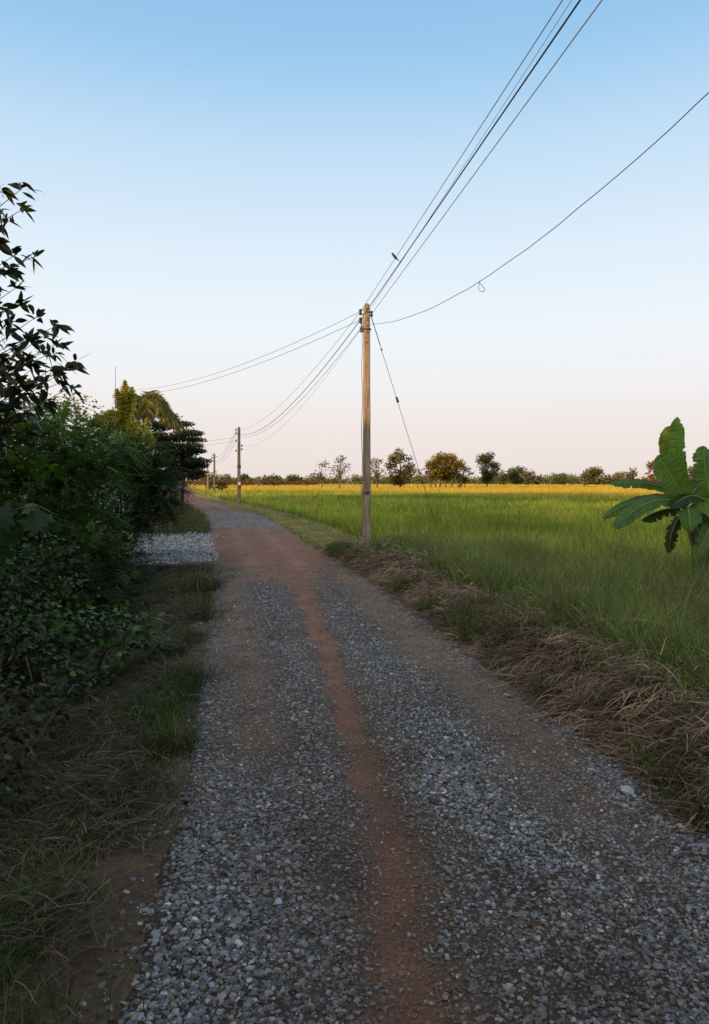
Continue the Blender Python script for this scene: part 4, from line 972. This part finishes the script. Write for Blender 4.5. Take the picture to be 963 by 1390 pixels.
wire('lower of two wires running from the first pole left behind the palms', span(A(5.60), (-11.0, 34, 5.72), .45), .0065, M_greycable)
wire('upper of two wires from the second pole into the dark layered tree', span(P2(4.75), (-12.2, 46, 4.2), .15), .008, M_greycable)
wire('lower of two wires from the second pole into the dark layered tree', span(P2(4.5), (-12.2, 46, 3.95), .15), .008, M_greycable)
# service drop to the right with its hanging loop
yy = np.linspace(Y1, -6, 60); s = Y1 - yy
sd = np.stack([X1 + .12 + .262 * s, yy, 5.5 - .206 * s + .017 * s ** 2], -1)
wob = .005 * np.sin(yy * 3.1) + .004 * np.sin(yy * 6.7); sd[:, 2] += wob * np.clip(s, 0, 1)
lp = sd[int(np.argmin(np.abs(yy - 11.35)))]
a = np.linspace(0, 1, 22)
loop = lp + np.stack([.055 * np.sin(a * 2 * PI) * (.4 + .6 * np.sin(a * PI)) + .012 + .05 * np.sin(a * PI), 0 * a, -.15 * np.sin(a * PI) ** 1.1], -1)
V, Q, _ = merge([tube(sd, .0052, 6), tube(loop, .0045, 6)])
tag(mesh('service_cable', V, Q, M_cable, smooth=True), 'single cable sagging off to the right with a small hanging loop', 'wire')
# guy wire
g0, g1 = np.array([X1 + .10, Y1, 5.72]), np.array([2.33, 17.9, -.35])
gw = thing('guy_wire', 'slanting guy wire staying the nearest pole into the rice', 'guy wire', g1)
V, Q = tube(span(g0, g1, .02, 12), .0065, 6); mesh('strand', V, Q, M_cable, gw, smooth=True)
V, Q = tube(span(g0, g0 + (g1 - g0) * .12, 0, 3), .011, 6); mesh('wrap', V, Q, M_cable, gw, smooth=True)
ci = g0 + (g1 - g0) * .335; dd = unit(g1 - g0)
V, Q = tube(np.array([ci - dd * .075, ci - dd * .05, ci, ci + dd * .05, ci + dd * .075]), [.015, .036, .026, .036, .015], 10); mesh('strain_insulator', V, Q, M_porcelain, gw, smooth=True)
ci = g0 + (g1 - g0) * .135
V, Q = tube(np.array([ci - dd * .03, ci + dd * .03]), .02, 8); mesh('clamp', V, Q, M_metal, gw)

# ------------------------------------------------------------------ bird on the top wire
def bird():
    k = (Y1 - .05 - 13.3) / (Y1 - .05 + 18); base = span(A(5.80), B0(5.80), .06, 2001)[int(k * 2000)]
    r = thing('small_bird', 'small dark-headed bird with pale belly perched on the topmost wire', 'bird', base)
    def body(pts, rad, ns=12): return tube(np.array(pts) + base, rad, ns)
    # facing left, head raised, tail down to the right
    torso = [(.055, .0, .005), (.035, 0, .03), (.010, 0, .058), (-.012, 0, .082), (-.022, 0, .102), (-.030, 0, .117), (-.040, 0, .122), (-.047, 0, .121)]
    V, Q = body(torso, [.008, .018, .027, .026, .019, .018, .013, .004])
    rel = V - base; back = np.clip((rel[:, 0] * .75 + rel[:, 2] * .55 - .012) / .012, 0, 1)
    head = np.clip((rel[:, 2] - .088) / .01, 0, 1); dk = np.maximum(back, head)
    c = lerp(np.broadcast_to([.62, .52, .45], V.shape), np.broadcast_to([.018, .020, .026], V.shape), dk)
    mesh('body', V, Q, solid_mat('plumage', None, .8, .2, 60, .2, .2, 120), r, col=c, smooth=True)
    dark = solid_mat('dark_feather', (.02, .022, .028), .8, .2, 40, .2, .1)
    t_ = np.array([(.050, -.008, .008), (.050, .008, .008), (.118, .013, -.032), (.118, -.013, -.032), (.050, -.008, .003), (.050, .008, .003), (.118, .013, -.036), (.118, -.013, -.036)]) + base
    mesh('tail', t_, np.array([[0, 1, 2, 3], [7, 6, 5, 4], [0, 3, 7, 4], [1, 5, 6, 2], [3, 2, 6, 7], [0, 4, 5, 1]]), dark, r)
    for s in (-1, 1):
        V, Q = body([(-.005, s * .022, .078), (.022, s * .026, .055), (.05, s * .016, .022), (.07, s * .008, .002)], [.006, .013, .010, .002], 8); mesh('wing', V, Q, dark, r, smooth=True)
        V, Q = body([(.012, s * .008, .035), (.004, s * .008, .016), (.004, s * .008, .004)], [.004, .0022, .0025], 6); mesh('leg', V, Q, dark, r, smooth=True)
    V, Q = body([(-.044, 0, .121), (-.062, 0, .117)], [.0055, .0008], 6); mesh('beak', V, Q, dark, r)
bird()

# ------------------------------------------------------------------ banana plants
def banana_leaf(ctrl, width, name_parent, up=(0, -1, 0), fold=.35, col=(.055, .125, .024), tatter=.05, drop=0.0, n=60, dry=False):
    A_, B_, C_ = (np.asarray(c, float) for c in ctrl); t = np.linspace(0, 1, n)[:, None]
    M = A_ * (1 - t) ** 2 + 2 * B_ * t * (1 - t) + C_ * t ** 2
    T = unit(np.gradient(M, axis=0)); s = unit(np.cross(T, np.asarray(up, float))); nn = unit(np.cross(s, T))
    tt = t[:, 0]
    pr = np.clip(np.minimum((tt - .10) / .16, 1), 0, 1) ** .7 * np.clip((1 - tt) / .16, 0, 1) ** .5
    rows = [M]
    cols = [np.broadcast_to(np.array(col) * (1.9 if not dry else .5), (n, 3))]
    for sg in (-1, 1):
        tn = 1 - .5 * tatter * rng.random(n) - (rng.random(n) < tatter * .9) * rng.uniform(.1, .5, n)
        tn = np.where(rng.random(n) < .5, tn, np.roll(tn, 1))
        for f in (.08, .5, 1.0):
            w = width / 2 * f * pr * (tn if f == 1 else 1)
            sagv = np.zeros((n, 3)); sagv[:, 2] = -drop * (w ** 2) / max(width, .01) * 2
            wave = nn * (rng.normal(0, .012, n) * f + .007 * f * np.sin(tt * 23 + sg))[:, None]
            rows.append(M + s * (sg * w * math.cos(fold))[:, None] - nn * (w * math.sin(fold))[:, None] + sagv + wave)
            stripe = (1 + .16 * np.sin(np.arange(n) * 2.1) + rng.normal(0, .10, n))[:, None]
            cc_ = np.array(col) * stripe * (1 if f > .1 else .85)
            if f == 1.0: cc_ = lerp(cc_, np.broadcast_to([.16, .11, .05], cc_.shape), .55 * (rng.random(n) < .35))
            cols.append(cc_)
    V = np.stack(rows, 1); k = V.shape[1]; C = np.stack(cols, 1).reshape(-1, 3); Q = []
    for a_, b_ in ((1, 0), (2, 1), (3, 2), (0, 4), (4, 5), (5, 6)):
        i = np.arange(n - 1) * k; Q.append(np.stack([i + a_, i + b_, i + k + b_, i + k + a_], -1))
    lf = mesh('leaf', V.reshape(-1, 3), np.concatenate(Q), M_banleaf if not dry else M_straw, name_parent, col=np.clip(C, .004, .6), smooth=True)
    V, Q = tube(M[::3] - nn[::3] * .004, np.linspace(.017, .003, len(M[::3])), 6); mesh('midrib', V, Q, M_rib, lf, smooth=True)
    return lf
M_banleaf = leaf_mat('banana_leaf', .42, .45, .35, .18, 3)
M_rib = solid_mat('banana_midrib', (.17, .24, .06), .5, .35, 8, .2, .05)
M_pseudo = solid_mat('banana_stem', (.22, .19, .08), .7, .25, 6, .4, .3, 18, (1, 1, .2))
def a3(x, y, Yd): return at(x, y, Yd)
bY = 12.6
b0 = at(940, 800, bY); zb = float(gz(b0[0], bY))
bn = thing('banana_plant', 'banana plant with upright leaf and broad drooping leaves at right edge', 'banana plant', (b0[0], bY, zb))
stem = np.array([(b0[0] + .02, bY, zb - .05), at(945, 745, bY), at(936, 712, bY), at(929, 682, bY), at(928, 660, bY)])
V, Q = tube(stem, [.085, .075, .062, .05, .025], 12); mesh('stem', V, Q, M_pseudo, bn, smooth=True)
hub = lambda x=928, y=676, Yd=bY: at(x, y, Yd)
G1, G2 = (.115, .245, .04), (.09, .20, .04)
banana_leaf((at(928, 676, 12.5), at(921, 625, 12.4), at(919, 566, 12.3)), .29, bn, fold=.25, col=(.125, .26, .045), tatter=.04)
banana_leaf((at(926, 672, 12.75), at(902, 632, 12.8), at(908, 578, 12.8)), .30, bn, fold=.5, col=(.14, .21, .025), tatter=.03)
banana_leaf((at(932, 688, 12.3), at(922, 660, 12.1), at(893, 618, 12.1)), .48, bn, fold=-.1, col=(.11, .23, .036), tatter=.07)
banana_leaf((at(928, 676, 12.6), at(890, 648, 12.4), at(828, 657, 12.2)), .20, bn, up=(0, -.85, .5), fold=.35, col=G2, tatter=.06)
banana_leaf((at(932, 684, 12.4), at(882, 662, 11.8), at(834, 718, 11.5)), .27, bn, up=(.2, -.75, .65), fold=.4, col=(.085, .19, .042), tatter=.03)
banana_leaf((at(934, 680, 12.6), at(878, 660, 12.3), at(818, 704, 12.3)), .23, bn, up=(.2, -.7, .7), fold=.45, col=G2, tatter=.03)
banana_leaf((at(932, 690, 12.8), at(900, 685, 12.9), at(870, 706, 13)), .34, bn, up=(.2, -.5, .8), fold=.8, col=(.03, .075, .022), tatter=.2)
banana_leaf((at(932, 690, 12.4), at(935, 680, 11.6), at(938, 722, 11.3)), .36, bn, up=(0, .55, .85), fold=.4, col=G2, tatter=.05)
banana_leaf((at(930, 680, 12.5), at(955, 655, 12.2), at(1010, 690, 12)), .42, bn, up=(0, -.6, .8), fold=.4, col=G1, tatter=.08)
banana_leaf((at(932, 690, 12.5), at(960, 690, 12.1), at(985, 760, 12)), .36, bn, up=(-.2, -.75, .6), fold=.4, col=(.03, .07, .02), tatter=.2)
banana_leaf((at(930, 700, 12.5), at(912, 700, 12.3), at(908, 752, 12.3)), .26, bn, up=(-.5, -.8, .2), fold=.5, col=(.028, .040, .014), tatter=.3)
banana_leaf((at(930, 690, 12.9), at(950, 640, 13.1), at(1000, 630, 13.2)), .36, bn, up=(0, -.7, .7), fold=.3, col=(.045, .10, .035), tatter=.06)
banana_leaf((at(934, 690, 12.4), at(955, 668, 11.9), at(992, 712, 11.7)), .34, bn, up=(-.1, -.75, .65), fold=.4, col=G1, tatter=.08)
banana_leaf((at(934, 700, 12.4), at(948, 705, 12.0), at(966, 770, 11.9)), .26, bn, up=(-.3, -.8, .4), fold=.5, col=(.05, .11, .03), tatter=.15)
b2 = at(975, 800, 12.2); zb2 = float(gz(b2[0], 12.2))
bn2 = thing('banana_plant', 'second banana plant cut off by the right edge, showing low yellowish leaves', 'banana plant', (b2[0], 12.2, zb2))
V, Q = tube(np.array([(b2[0], 12.2, zb2 - .05), at(972, 740, 12.2), at(970, 690, 12.2)]), [.08, .06, .03], 10); mesh('stem', V, Q, M_pseudo, bn2, smooth=True)
banana_leaf((at(970, 700, 12.2), at(955, 640, 12.1), at(956, 605, 12.2)), .36, bn2, fold=.3, col=G2, tatter=.05)
banana_leaf((at(972, 715, 12.2), at(958, 740, 11.8), at(950, 800, 11.6)), .30, bn2, up=(.5, -.8, .3), fold=.35, col=(.05, .10, .024), tatter=.1)
banana_leaf((at(970, 705, 12.2), at(960, 720, 11.7), at(944, 762, 11.5)), .24, bn2, up=(.2, -.9, .4), fold=.3, col=(.10, .16, .026), tatter=.08)
banana_leaf((at(970, 690, 12.2), at(940, 655, 12.2), at(912, 690, 12)), .30, bn2, up=(.2, -.7, .7), fold=.45, col=(.03, .075, .022), tatter=.1)
banana_leaf((at(972, 700, 12.2), at(1010, 680, 12.2), at(1040, 740, 12)), .36, bn2, up=(0, -.7, .7), fold=.4, col=G2, tatter=.1)

# ------------------------------------------------------------------ sky, sun, camera
SUN_EL, LX, LY = math.radians(6.0), .766, .643
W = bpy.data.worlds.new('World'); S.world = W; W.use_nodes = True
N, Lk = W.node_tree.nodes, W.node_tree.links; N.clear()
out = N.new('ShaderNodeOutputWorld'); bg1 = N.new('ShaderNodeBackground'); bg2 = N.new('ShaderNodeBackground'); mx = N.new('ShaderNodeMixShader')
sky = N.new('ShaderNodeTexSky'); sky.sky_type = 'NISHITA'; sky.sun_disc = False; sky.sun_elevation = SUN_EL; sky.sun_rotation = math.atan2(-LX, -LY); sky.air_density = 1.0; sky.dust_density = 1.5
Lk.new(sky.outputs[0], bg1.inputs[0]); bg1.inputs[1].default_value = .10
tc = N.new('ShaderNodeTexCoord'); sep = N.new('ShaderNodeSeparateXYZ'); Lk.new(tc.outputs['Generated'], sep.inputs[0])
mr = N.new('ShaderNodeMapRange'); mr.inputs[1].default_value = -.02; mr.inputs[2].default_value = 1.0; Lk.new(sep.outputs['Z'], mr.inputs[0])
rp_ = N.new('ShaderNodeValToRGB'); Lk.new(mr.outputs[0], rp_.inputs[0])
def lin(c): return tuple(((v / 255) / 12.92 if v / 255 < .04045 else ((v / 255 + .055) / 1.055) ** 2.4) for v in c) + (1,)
stops = [(0, (237, 223, 217)), (.03, (240, 227, 222)), (.09, (243, 234, 231)), (.15, (245, 244, 246)), (.22, (240, 248, 254)), (.31, (226, 241, 254)), (.42, (197, 226, 250)), (.52, (156, 203, 242)), (.60, (141, 192, 234)), (.72, (165, 196, 226)), (1.0, (165, 192, 216))]  # top stops, out of view, paled and brightened to fill the foreground
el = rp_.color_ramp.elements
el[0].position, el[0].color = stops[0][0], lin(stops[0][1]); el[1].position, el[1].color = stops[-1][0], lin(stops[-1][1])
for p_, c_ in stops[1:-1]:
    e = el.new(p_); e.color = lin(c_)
# faint pink wisps close to the horizon
mp = N.new('ShaderNodeMapping'); mp.inputs['Scale'].default_value = (5, 5, 26); Lk.new(tc.outputs['Generated'], mp.inputs[0])
nz = N.new('ShaderNodeTexNoise'); nz.inputs['Scale'].default_value = 1.6; nz.inputs['Detail'].default_value = 5; Lk.new(mp.outputs[0], nz.inputs['Vector'])
m1 = N.new('ShaderNodeMapRange'); m1.inputs[1].default_value = .56; m1.inputs[2].default_value = .75; m1.inputs[3].default_value = 0; m1.inputs[4].default_value = .5; Lk.new(nz.outputs['Fac'], m1.inputs[0])
m2 = N.new('ShaderNodeMapRange'); m2.inputs[1].default_value = .03; m2.inputs[2].default_value = .11; m2.inputs[3].default_value = 1; m2.inputs[4].default_value = 0; Lk.new(sep.outputs['Z'], m2.inputs[0])
mm = N.new('ShaderNodeMath'); mm.operation = 'MULTIPLY'; Lk.new(m1.outputs[0], mm.inputs[0]); Lk.new(m2.outputs[0], mm.inputs[1])
mc = N.new('ShaderNodeMix'); mc.data_type = 'RGBA'; mc.inputs['B'].default_value = (.95, .80, .74, 1)
Lk.new(mm.outputs[0], mc.inputs['Factor']); Lk.new(rp_.outputs[0], mc.inputs['A'])
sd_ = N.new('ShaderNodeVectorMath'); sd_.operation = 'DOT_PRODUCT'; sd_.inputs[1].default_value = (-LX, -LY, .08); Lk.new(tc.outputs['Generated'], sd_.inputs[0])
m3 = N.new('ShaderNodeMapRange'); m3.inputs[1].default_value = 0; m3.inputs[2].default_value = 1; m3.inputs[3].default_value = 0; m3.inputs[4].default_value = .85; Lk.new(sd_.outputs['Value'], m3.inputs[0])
mg = N.new('ShaderNodeMix'); mg.data_type = 'RGBA'; mg.inputs['B'].default_value = (1.7, 1.25, .82, 1)      # warm glow round the low sun, strengthened as foreground fill
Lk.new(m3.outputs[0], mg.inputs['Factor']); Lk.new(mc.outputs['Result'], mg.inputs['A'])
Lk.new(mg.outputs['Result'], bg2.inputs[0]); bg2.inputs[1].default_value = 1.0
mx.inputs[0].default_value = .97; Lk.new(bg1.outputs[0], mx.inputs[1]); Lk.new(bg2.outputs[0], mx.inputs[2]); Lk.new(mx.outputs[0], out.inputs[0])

from mathutils import Vector
sl = bpy.data.lights.new('sun', 'SUN'); sl.energy = 5.0; sl.angle = math.radians(.6); sl.color = (1, .56, .21)
so = bpy.data.objects.new('sun', sl); COL.objects.link(so)
so.rotation_euler = Vector((LX * math.cos(SUN_EL), LY * math.cos(SUN_EL), -math.sin(SUN_EL))).to_track_quat('-Z', 'Y').to_euler()
so.location = (-30, -30, 20)

cam = bpy.data.cameras.new('camera'); co = bpy.data.objects.new('camera', cam); COL.objects.link(co)
co.location = (0, 0, EYE); co.rotation_euler = (PI / 2, 0, 0)
cam.sensor_fit = 'VERTICAL'; cam.sensor_height = 36; cam.sensor_width = 24; cam.lens = F / 1390 * 36; cam.shift_y = -(695 - HY) / 1390
cam.clip_start = .05; cam.clip_end = 8000
S.camera = co
S.view_settings.view_transform = 'Standard'; S.view_settings.look = 'None'; S.view_settings.exposure = 0
S.cycles.use_denoising = True
